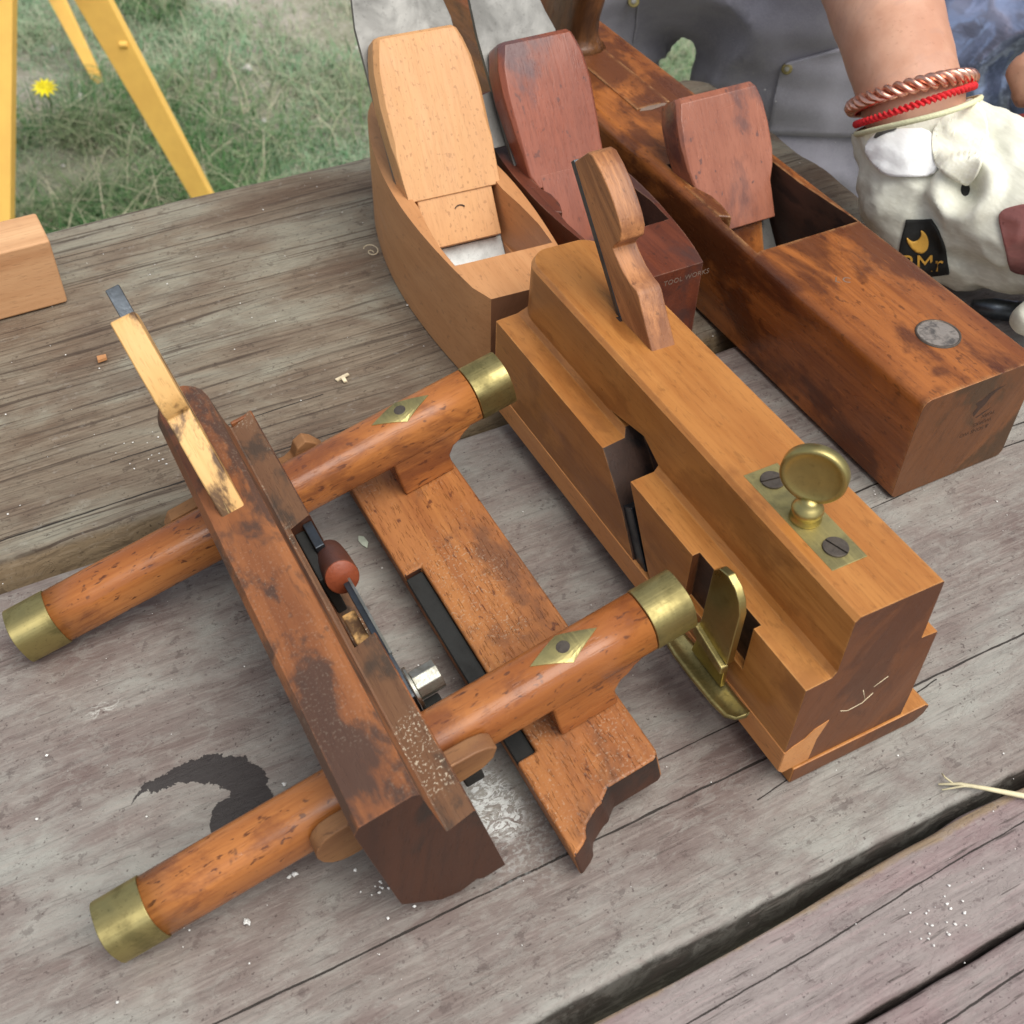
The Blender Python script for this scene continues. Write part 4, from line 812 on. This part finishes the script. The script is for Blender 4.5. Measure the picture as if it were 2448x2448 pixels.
def patch(name, poly, tree, off, th, mat, parent, cuts=3):
    P = [Vector(p) for p in poly]; c = sum(P, Vector()) / len(P); C0 = Vector((0, 0, .4))
    bm = bmesh.new(); vs = [bm.verts.new(p) for p in P]; cv = bm.verts.new(c)
    for i in range(len(vs)): bm.faces.new((vs[i], vs[(i + 1) % len(vs)], cv))
    for _ in range(cuts): bmesh.ops.subdivide_edges(bm, edges=bm.edges[:], cuts=1, use_grid_fill=True)
    q = project([(v.co.copy(), (v.co - C0).normalized()) for v in bm.verts], tree, off)
    for v, n in zip(bm.verts, q): v.co = n
    o = from_bm(name, bm, mat, parent, True)
    s = o.modifiers.new("th", 'SOLIDIFY'); s.thickness = th; s.offset = 0
    return o
def nz(p, f, oct=4): return mnoise.fractal(p * f, .8, 2.0, oct)

# fabrics, skin, leather
def cloth_mat(name, col, rough, weave=1400, wear=None, coat=0, var=.2, met=0):
    s = NT(name); a = s.noise(s.mp((12,) * 3), 1, 5, .6); b = s.noise(s.mp((weave, weave * .25, weave)), 1, 2, .5)
    c = s.mix(s.th(a, .3, .7), tuple(x * (1 - var) for x in col), tuple(min(1, x * (1 + var)) for x in col)); c = s.mix(s.ma('MULTIPLY', s.th(b, .4, .7), .3), c, tuple(min(1, x * 1.5) for x in col))
    if wear: c = s.mix(s.ma('MULTIPLY', s.th(s.noise(s.mp((60,) * 3), 1, 4, .7), .5, .7), .5), c, wear)
    s.bump(s.ma('ADD', b, s.ma('MULTIPLY', a, 2)), .25, .0006); return s.fin(c, rough, met, .4, coat)
M['canvas'] = cloth_mat('grey_canvas', (.29, .29, .335), .85, 1400, (.36, .36, .39))
M['canvas_edge'] = cloth_mat('grey_canvas_hem', (.33, .33, .375), .85)
M['nylon'] = cloth_mat('shiny_blue_grey_cloth', (.34, .42, .62), .20, 300, None, .6, .5, .55)
M['shirt'] = cloth_mat('dull_shirt', (.10, .11, .13), .9)
M['glove'] = cloth_mat('pale_goatskin', (.70, .70, .58), .42, 500, (.60, .58, .46), 0, .08)
M['strap'] = cloth_mat('white_strap', (.92, .94, .92), .5, 700, None, 0, .03)
M['flap'] = cloth_mat('cream_flap', (.78, .77, .63), .45, 700, None, 0, .06)
M['patch'] = cloth_mat('black_patch', (.012, .012, .010), .75, 1500)
M['gold'] = cloth_mat('gold_thread', (.62, .34, .055), .5, 2500)
M['maroon'] = cloth_mat('maroon_leather', (.22, .085, .075), .25, 300)
M['smudge'] = plain('dark_smudge', (.10, .10, .09), .8)
M['hem'] = cloth_mat('yellowish_hem', (.60, .60, .38), .7, 900)
def skin_mat():
    s = NT('skin'); a = s.noise(s.mp((22,) * 3), 1, 5, .6); b = s.noise(s.mp((330,) * 3), 1, 3, .6); v = s.noise(s.mp((30, 60, 30), rot=(0, 0, .7)), 1, 3, .5, .6)
    c = s.mix(s.th(a, .35, .65), (.52, .27, .175), (.66, .385, .265)); c = s.mix(s.ma('MULTIPLY', s.th(b, .6, .72), .3), c, (.36, .17, .11)); c = s.mix(s.ma('MULTIPLY', s.th(v, .56, .64), .22), c, (.42, .25, .20))
    s.bump(s.ma('ADD', b, a), .12, .0006); s.b.inputs["Subsurface Weight"].default_value = .12; s.b.inputs["Subsurface Radius"].default_value = (.004, .0015, .0008)
    return s.fin(c, .45, 0, .4)
M['skin'] = skin_mat(); M['hair'] = plain('brown_hair', (.06, .035, .02), .6)

# ---------------- person working beyond the table end
pe = thing('person', 'person in grey canvas work trousers leaning a pale gloved fist on the table', 'person', (.60, .86, -.72))
off = Vector(pe.location)
def head(c, f):      # head parts in front direction f
    c = Vector(c); f = Vector(f).normalized(); r = f.cross(Vector((0, 0, 1))).normalized()
    return [(c + Vector((0, 0, .03)), .078), (c - f * .02 + Vector((0, 0, .035)), .078), (c + f * .02 - Vector((0, 0, .055)), .052), (c + f * .088 - Vector((0, 0, .005)), .013), (c + f * .080 - Vector((0, 0, .058)), .014), (c + r * .076, .016), (c - r * .076, .016)]
fwd = (-.67, -.60, -.35)
caps = [((.600, .83, .17), .085, (.640, .86, .30), .105), ((.640, .86, .30), .115, (.640, .84, .47), .12), ((.640, .84, .55), .055, (.60, .80, .66), .055),
        ((.600, .83, .17), .085, (.525, .86, .05), .07), ((.525, .86, .05), .07, (.510, .945, -.33), .06), ((.510, .945, -.33), .06, (.53, 1.0, -.68), .045), ((.53, 1.0, -.69), .04, (.44, .90, -.695), .035),
        ((.600, .83, .17), .085, (.665, .735, .05), .07), ((.665, .735, .05), .07, (.712, .715, -.33), .06), ((.712, .715, -.33), .06, (.74, .72, -.68), .045), ((.74, .72, -.69), .04, (.66, .63, -.695), .035),
        ((.640, .84, .50), .06, (.75, .74, .47), .055), ((.75, .74, .47), .05, (.655, .700, .185), .042), ((.655, .700, .185), .042, (.560, .585, .125), .0385),
        ((.560, .585, .125), .0385, (.5162, .4966, .1036), .0318), ((.5162, .4966, .1036), .0318, (.4950, .4440, .0825), .0285), ((.4941, .4419, .0800), .0270, (.4900, .4157, .0480), .023), ((.4950, .41, .045), .022, (.5048, .3600, .0593), .022),
        ((.640, .84, .50), .06, (.53, .95, .46), .055), ((.53, .95, .46), .05, (.42, 1.06, .22), .042), ((.42, 1.06, .22), .04, (.50, .98, .08), .03), ((.50, .98, .08), .03, (.54, .93, .03), .026)] + head((.54, .75, .72), fwd)
def sh_caps(cs): return [tuple((Vector(a) - off) if not isinstance(a, float) else a for a in c) for c in cs]
pbody = blob('body', sh_caps(caps), .0055, M['skin'], pe, 2, lambda p: .0006 * nz(p, 40, 3))
# trousers
def folds(p):
    q = Vector((p.x * 7, p.y * 7, p.z * 16)); a = 1 - abs(mnoise.noise(q + Vector((3, 1, 2)))) * 2; b = mnoise.noise(Vector((p.x * 20, p.y * 20, p.z * 45)))
    return .013 * a * a - .005 + .0030 * b
tcaps = [((.530, .87, .05), .100, (.600, .815, .060), .104), ((.600, .815, .060), .104, (.665, .755, .05), .097), ((.600, .83, .13), .125, (.60, .83, .16), .125),
         ((.515, .855, .05), .104, (.505, .880, -.10), .098), ((.505, .880, -.10), .098, (.510, .945, -.34), .088), ((.510, .945, -.34), .088, (.53, 1.0, -.64), .080),
         ((.665, .728, .05), .100, (.675, .722, -.08), .094), ((.675, .722, -.08), .094, (.712, .715, -.34), .090), ((.712, .715, -.34), .090, (.74, .72, -.64), .085)]
trs = blob('trousers', sh_caps(tcaps), .007, M['canvas'], pe, 2, folds)
tree_t = bvh(trs)
def rel(name, o=off): return [tuple(Vector(p) - o) for p in DR[name]]
def patch_w(name, poly, tree, offv, offd, th, mat, parent, cuts=3, rnd=0):
    """patch given in world coordinates on a mesh stored relative to offv"""
    P = [Vector(p) for p in poly]; C0 = Vector((0, 0, .4))
    for _ in range(rnd): P = [w_ for i in range(len(P)) for w_ in (P[i].lerp(P[(i + 1) % len(P)], .25), P[i].lerp(P[(i + 1) % len(P)], .75))]
    bm = bmesh.new(); vs = [bm.verts.new(p) for p in P]; f_ = bm.faces.new(vs); bmesh.ops.triangulate(bm, faces=[f_])
    for _ in range(cuts): bmesh.ops.subdivide_edges(bm, edges=[e for e in bm.edges if e.calc_length() > .0016], cuts=1, use_grid_fill=True); bmesh.ops.triangulate(bm, faces=bm.faces[:])
    q = project([(v.co - offv, (v.co - C0).normalized()) for v in bm.verts], tree, offd)
    for v, n in zip(bm.verts, q): v.co = n
    o = from_bm(name, bm, mat, parent, True)
    s = o.modifiers.new("th", 'SOLIDIFY'); s.thickness = th; s.offset = 0
    return o
pk = patch_w('pocket', DR['pocket'], tree_t, off, .0022, .0022, M['canvas_edge'], trs, 4)
def stud(name, p, tree, offv, r, parent):
    p = Vector(p); d = (p - Vector((0, 0, .4))).normalized(); h = tree.ray_cast(p - offv - d * .2, d)
    if h[0] is None: return
    cyl(name, h[0] - d * .001, -d, r, .004, M['brass'], parent, 20, .0008); cyl(name + '_centre', h[0] - d * .0045, -d, r * .45, .0015, M['bright'], parent, 14, .0003)
stud('rivet', DR['rivet'][0], tree_t, off, .0042, trs); stud('rivet', DR['rivet2'][0], tree_t, off, .0045, trs)
patch_w('seam', DR['seam'], tree_t, off, .0016, .0018, M['canvas_edge'], trs, 3)
blob('shirt', sh_caps([((.605, .835, .12), .132, (.640, .86, .30), .125), ((.640, .86, .30), .125, (.640, .84, .47), .13), ((.640, .84, .50), .068, (.75, .74, .47), .063), ((.75, .74, .47), .060, (.69, .715, .29), .056), ((.640, .84, .50), .068, (.53, .95, .46), .063), ((.53, .95, .46), .06, (.46, 1.02, .33), .056)]), .009, M['shirt'], pe, 2, folds)
blob('hair', [(Vector((.555, .765, .775)) - off, .082), (Vector((.575, .785, .735)) - off, .078)], .008, M['hair'], pe, 1)
for c in ((.435, .895, -.695), (.655, .625, -.695)):
    blob('boot', [(Vector(c) - off, .042), (Vector(c) + Vector((.045, .05, .0)) - off, .044), (Vector(c) + Vector((.09, .10, .03)) - off, .046)], .008, M['hair'], pe, 1)

# glove: one fused skin with palm, heel, thumb ridge and five curled fingers
gl = [((.5010, .4570, .0905), .0335, (.4921, .4330, .0672), .0330), ((.4921, .4330, .0672), .0325, (.4900, .4157, .0448), .0355), ((.5034, .4235, .0718), .0260, (.5009, .3927, .0525), .0350),
      ((.4900, .4157, .0428), .0355, (.4850, .4060, .0300), .0280), ((.4909, .3962, .0245), .0225, (.5026, .3776, .0255), .0215), ((.5009, .3927, .0525), .0350, (.5048, .3600, .0560), .0290),
      ((.5127, .3752, .0716), .0226, (.5048, .3555, .0593), .0272), ((.5075, .3523, .0370), .0200, (.5026, .3776, .0300), .0210),
      ((.5040, .4100, .0880), .0120, (.5110, .3900, .0860), .0125), ((.5110, .3900, .0860), .0130, (.5126, .3700, .0800), .0150), ((.5126, .3700, .0800), .0135, (.5060, .3400, .0740), .0110), ((.5060, .3400, .0740), .0110, (.4960, .3180, .0700), .0095),
      ((.5150, .3500, .0560), .0125, (.5180, .3180, .0520), .0115), ((.5180, .3180, .0520), .0115, (.5040, .3020, .0400), .0105), ((.5040, .3020, .0400), .0105, (.4900, .3150, .0340), .0095),
      ((.5050, .3450, .0480), .0122, (.5060, .3150, .0390), .0112), ((.5060, .3150, .0390), .0112, (.4960, .3060, .0260), .0102), ((.4960, .3060, .0260), .0100, (.4850, .3200, .0230), .0092),
      ((.5230, .3600, .0500), .0125, (.5330, .3300, .0460), .0115), ((.5330, .3300, .0460), .0115, (.5230, .3100, .0320), .0102), ((.5230, .3100, .0320), .0100, (.5080, .3180, .0240), .0092),
      ((.5280, .3750, .0420), .0115, (.5430, .3500, .0380), .0105), ((.5430, .3500, .0380), .0105, (.5380, .3330, .0240), .0095), ((.5380, .3330, .0240), .0092, (.5230, .3330, .0180), .0085)]
hc = Vector(DR['hole'][0])
def gwr(p):
    q = p + off; s_ = mnoise.noise(Vector((q.x * 55, q.y * 30, q.z * 70))); s2 = 1 - 2 * abs(mnoise.noise(Vector((q.x * 38 + 5, q.y * 38, q.z * 38)))); s3 = mnoise.noise(q * 120)
    s4 = 1 - 2 * abs(mnoise.noise(Vector((q.x * 75, q.y * 75, q.z * 40 + 3)))); d = .0018 * s_ + .0026 * s2 * abs(s2) + .0006 * s4 - .0010 + .0006 * s3
    r = (q - hc).length
    d += .0045 * math.exp(-((r - .014) / .005) ** 2) - .0075 * math.exp(-(r / .0062) ** 2)
    return d
glove = blob('glove', sh_caps(gl), .0021, M['glove'], pe, 1, gwr)
ax = (Vector((.5162, .4966, .1036)) - Vector((.4941, .4419, .0821))).normalized()
_u = Vector(Rt); _u = (_u - ax * _u.dot(ax)).normalized(); _v0 = ax.cross(_u).normalized(); _u = (_u + ax * .28).normalized(); _v = (_v0 + ax * .80).normalized(); _n = _u.cross(_v)
_n = _n if _n.dot(ax) > 0 else -_n
_bm = bmesh.new(); _bm.from_mesh(glove.data); _c0 = Vector((.4941, .4419, .0821)) - ax * .0045 - off      # open the cuff
bmesh.ops.bisect_plane(_bm, geom=_bm.verts[:] + _bm.edges[:] + _bm.faces[:], plane_co=_c0, plane_no=_n, clear_outer=True); _bm.to_mesh(glove.data); _bm.free(); glove.data.shade_smooth()
tg = bvh(glove)
patch_w('wrist_strap', DR['strap'], tg, off, .0024, .0022, M['strap'], glove, 4, rnd=2)
patch_w('thumb_flap', DR['flap'], tg, off, .0030, .0022, M['flap'], glove, 4, rnd=2)
patch_w('logo_patch', DR['logo'], tg, off, .0010, .0012, M['patch'], glove, 4)
patch_w('leather_patch', DR['leather'], tg, off, .0012, .0014, M['maroon'], glove, 4, rnd=2)
_h = Vector(DR['hole'][0]); _r = [(_h + Vector(Rt) * .0024 * math.cos(t) + Vector(Up) * .0034 * math.sin(t)) for t in np.linspace(0, 2 * math.pi, 14)[:-1]]
patch_w('thumb_hole', _r, tg, off, .0002, .0006, M['patch'], glove, 2)
patch_w('smudge', DR['smudge'], tg, off, .0044, .0004, M['smudge'], glove, 3, rnd=2)
patch_w('moon_emblem', DR['moon'], tg, off, .0020, .0005, M['gold'], glove, 3, rnd=2)
def text_on(name, body, size, P, tree, offv, offd, mat, parent, right, up):
    o = stamp(name, body, size, mat, parent, basis(right, up, P), .0001); me = o.data; C0 = Vector((0, 0, .4))
    for v in me.vertices:
        d = (v.co - C0).normalized(); h = tree.ray_cast(v.co - offv - d * .08, d); k = (v.co - Vector(P)).dot(Vector(right).cross(Vector(up)).normalized())
        v.co = (h[0] - d * (offd + max(0, k) * 2)) if h[0] else v.co - offv
    return o
text_on('logo_letters', 'RMr', .0128, DR['text'][0], tg, off, .0022, M['gold'], glove, Rt, Up)
# stitched hem round the cuff
ax = (Vector((.5162, .4966, .1036)) - Vector((.4941, .4419, .0821))).normalized()
A0 = Vector((.4941, .4419, .0821))
def loop(s_, tilt_r, tilt_v, R, dummy=0, wob=0, n=120):
    R1 = R * math.sqrt(1 + tilt_r ** 2); R2 = R * math.sqrt(1 + tilt_v ** 2); c = A0 + ax * s_; u = Vector(Rt); u = (u - ax * u.dot(ax)).normalized(); u = (u + ax * tilt_r).normalized(); v = ax.cross(u).normalized(); v = (v + ax * tilt_v).normalized(); P = []
    for k in range(n):
        t = 2 * math.pi * k / n; P.append(c + u * (R1 * math.cos(t)) + v * (R2 * math.sin(t)) + ax * (wob * math.sin(2 * t + .6)) - off)
    return P
def rope(name, P, nstr, ro, rs, turns, mat, parent):
    V, F = [], []; n = len(P); m = 7
    for s_ in range(nstr):
        b = len(V)
        for i in range(n):
            t = (P[(i + 1) % n] - P[i - 1]).normalized(); c = sum(P, Vector()) / n; u = (P[i] - c); u = (u - t * u.dot(t)).normalized(); v = t.cross(u)
            a = 2 * math.pi * (turns * i / n + s_ / nstr); q = P[i] + u * (ro * math.cos(a)) + v * (ro * math.sin(a))
            for k in range(m): g = 2 * math.pi * k / m; V.append(q + u * (rs * math.cos(g)) + v * (rs * math.sin(g)))
        for i in range(n):
            for k in range(m): F.append((b + i * m + k, b + i * m + (k + 1) % m, b + ((i + 1) % n) * m + (k + 1) % m, b + ((i + 1) % n) * m + k))
    return raw(name, V, F, mat, parent, True)
rope('copper_bracelet', loop(.0115, .158, .64, .0316, 0, 0, 420), 3, .0024, .0023, 12, M['copper'], pe)
rope('red_string', loop(.0030, .30, .72, .0318, 0, 0, 420), 2, .0010, .00125, 34, M['red_thread'], pe)
rope('cuff_hem', loop(-.0045, .28, .80, .0332, 0, 0, 160), 1, .0004, .0016, 3, M['hem'], glove)

# ---------------- second person at the right edge
p2 = thing('person', 'person at the right edge in shiny blue grey jacket, two fingers holding something dark red', 'person', (1.02, .42, -.72))
off2 = Vector(p2.location)
def sc2(cs): return [tuple((Vector(a) - off2) if not isinstance(a, float) else a for a in c) for c in cs]
b2 = [((1.02, .42, .10), .12, (1.0, .42, .45), .13), ((1.0, .42, .55), .05, (.98, .42, .66), .05), ((1.06, .50, .0), .08, (1.02, .55, -.33), .06), ((1.02, .55, -.33), .06, (1.06, .55, -.68), .045), ((1.06, .55, -.69), .04, (.97, .55, -.695), .035),
      ((.98, .34, .0), .08, (.96, .34, -.33), .06), ((.96, .34, -.33), .06, (.99, .34, -.68), .045), ((.99, .34, -.69), .04, (.90, .34, -.695), .035),
      ((1.0, .50, .48), .055, (.93, .56, .26), .042), ((.93, .56, .26), .042, (.78, .54, .10), .034), ((.78, .54, .10), .032, (.690, .480, .100), .026), ((.690, .480, .100), .028, (.640, .450, .095), .030),
      ((1.0, .34, .48), .055, (1.0, .28, .22), .042), ((1.0, .28, .22), .042, (.90, .33, .12), .03), ((.90, .33, .12), .028, (.86, .35, .11), .026),
      ((.635, .440, .105), .0100, (.600, .430, .106), .0095), ((.600, .430, .106), .0095, (.5830, .4470, .0900), .0088), ((.5830, .4470, .0900), .0086, (.5800, .4520, .0815), .0080),
      ((.635, .430, .095), .0100, (.602, .415, .092), .0095), ((.602, .415, .092), .0095, (.5840, .4390, .0780), .0085), ((.5840, .4390, .0780), .0085, (.5810, .4430, .0715), .0078),
      ((.640, .425, .085), .0098, (.610, .402, .078), .0092), ((.610, .402, .078), .0092, (.592, .418, .066), .0084), ((.645, .430, .075), .0090, (.620, .402, .066), .0082), ((.620, .402, .066), .0082, (.604, .412, .056), .0075),
      ((.650, .470, .085), .0120, (.615, .470, .070), .0105), ((.615, .470, .070), .0105, (.598, .455, .062), .0090)] + head((.95, .42, .74), (-1, 0, -.2))
blob('body', sc2(b2), .0050, M['skin'], p2, 1)
def crump(p):
    q = Vector((p.x * 16, p.y * 16, p.z * 12)); a = 1 - 2 * abs(mnoise.noise(q)); b = 1 - 2 * abs(mnoise.noise(q * 2.3 + Vector((4, 2, 1)))); return .016 * a * a + .007 * b - .006
blob('jacket', sc2([((1.03, .42, .02), .15, (1.0, .42, .45), .15), ((1.0, .50, .48), .08, (.93, .57, .26), .07), ((.93, .57, .26), .07, (.82, .60, .06), .075), ((.82, .60, .06), .085, (.745, .60, .00), .060), ((.80, .53, .04), .06, (.76, .52, -.01), .055), ((.84, .66, .04), .07, (.775, .66, .0), .05), ((1.0, .34, .48), .08, (1.0, .28, .22), .065), ((1.0, .28, .22), .06, (.92, .32, .13), .05), ((.95, .5, -.02), .12, (.80, .58, -.06), .07)]), .0065, M['nylon'], p2, 1, crump)
blob('trousers', sc2([((1.03, .42, .0), .13, (1.03, .42, .05), .13), ((1.06, .50, -.02), .10, (1.02, .55, -.33), .08), ((1.02, .55, -.33), .08, (1.06, .55, -.65), .07), ((.98, .34, -.02), .10, (.96, .34, -.33), .08), ((.96, .34, -.33), .08, (.99, .34, -.65), .07)]), .010, M['canvas'], p2, 1)
blob('hair', [(Vector((.965, .42, .795)) - off2, .082), (Vector((.985, .42, .755)) - off2, .078)], .008, M['hair'], p2, 1)
M['redobj'] = plain('dark_red_leather_piece', (.24, .035, .03), .5)
ro = prism('leather_strip', [(0, 0), (.0190, .0130), (.040, .026), (.044, .004), (.020, -.003)], -.0015, .0015, 'y', M['redobj'], None, .0006)
ro.matrix_world = basis(Rt, Up, (.5655, .4490, .0550)); tag(ro, 'dark red pointed leather piece held in the fingers at the right edge', 'leather piece')

# dark metal hook tool lying at the right edge
hk = tube('metal_hook', [(.488, .358, .006), (.497, .350, .0065), (.505, .343, .0065), (.514, .340, .008), (.522, .343, .012), (.530, .350, .014), (.540, .355, .014)], [.0035, .0058, .0060, .0042, .0040, .0040, .0040], M['bluesteel'], n=14)
tag(hk, 'dark greenish metal hook tool on the table at the right edge behind the long plane', 'tool')
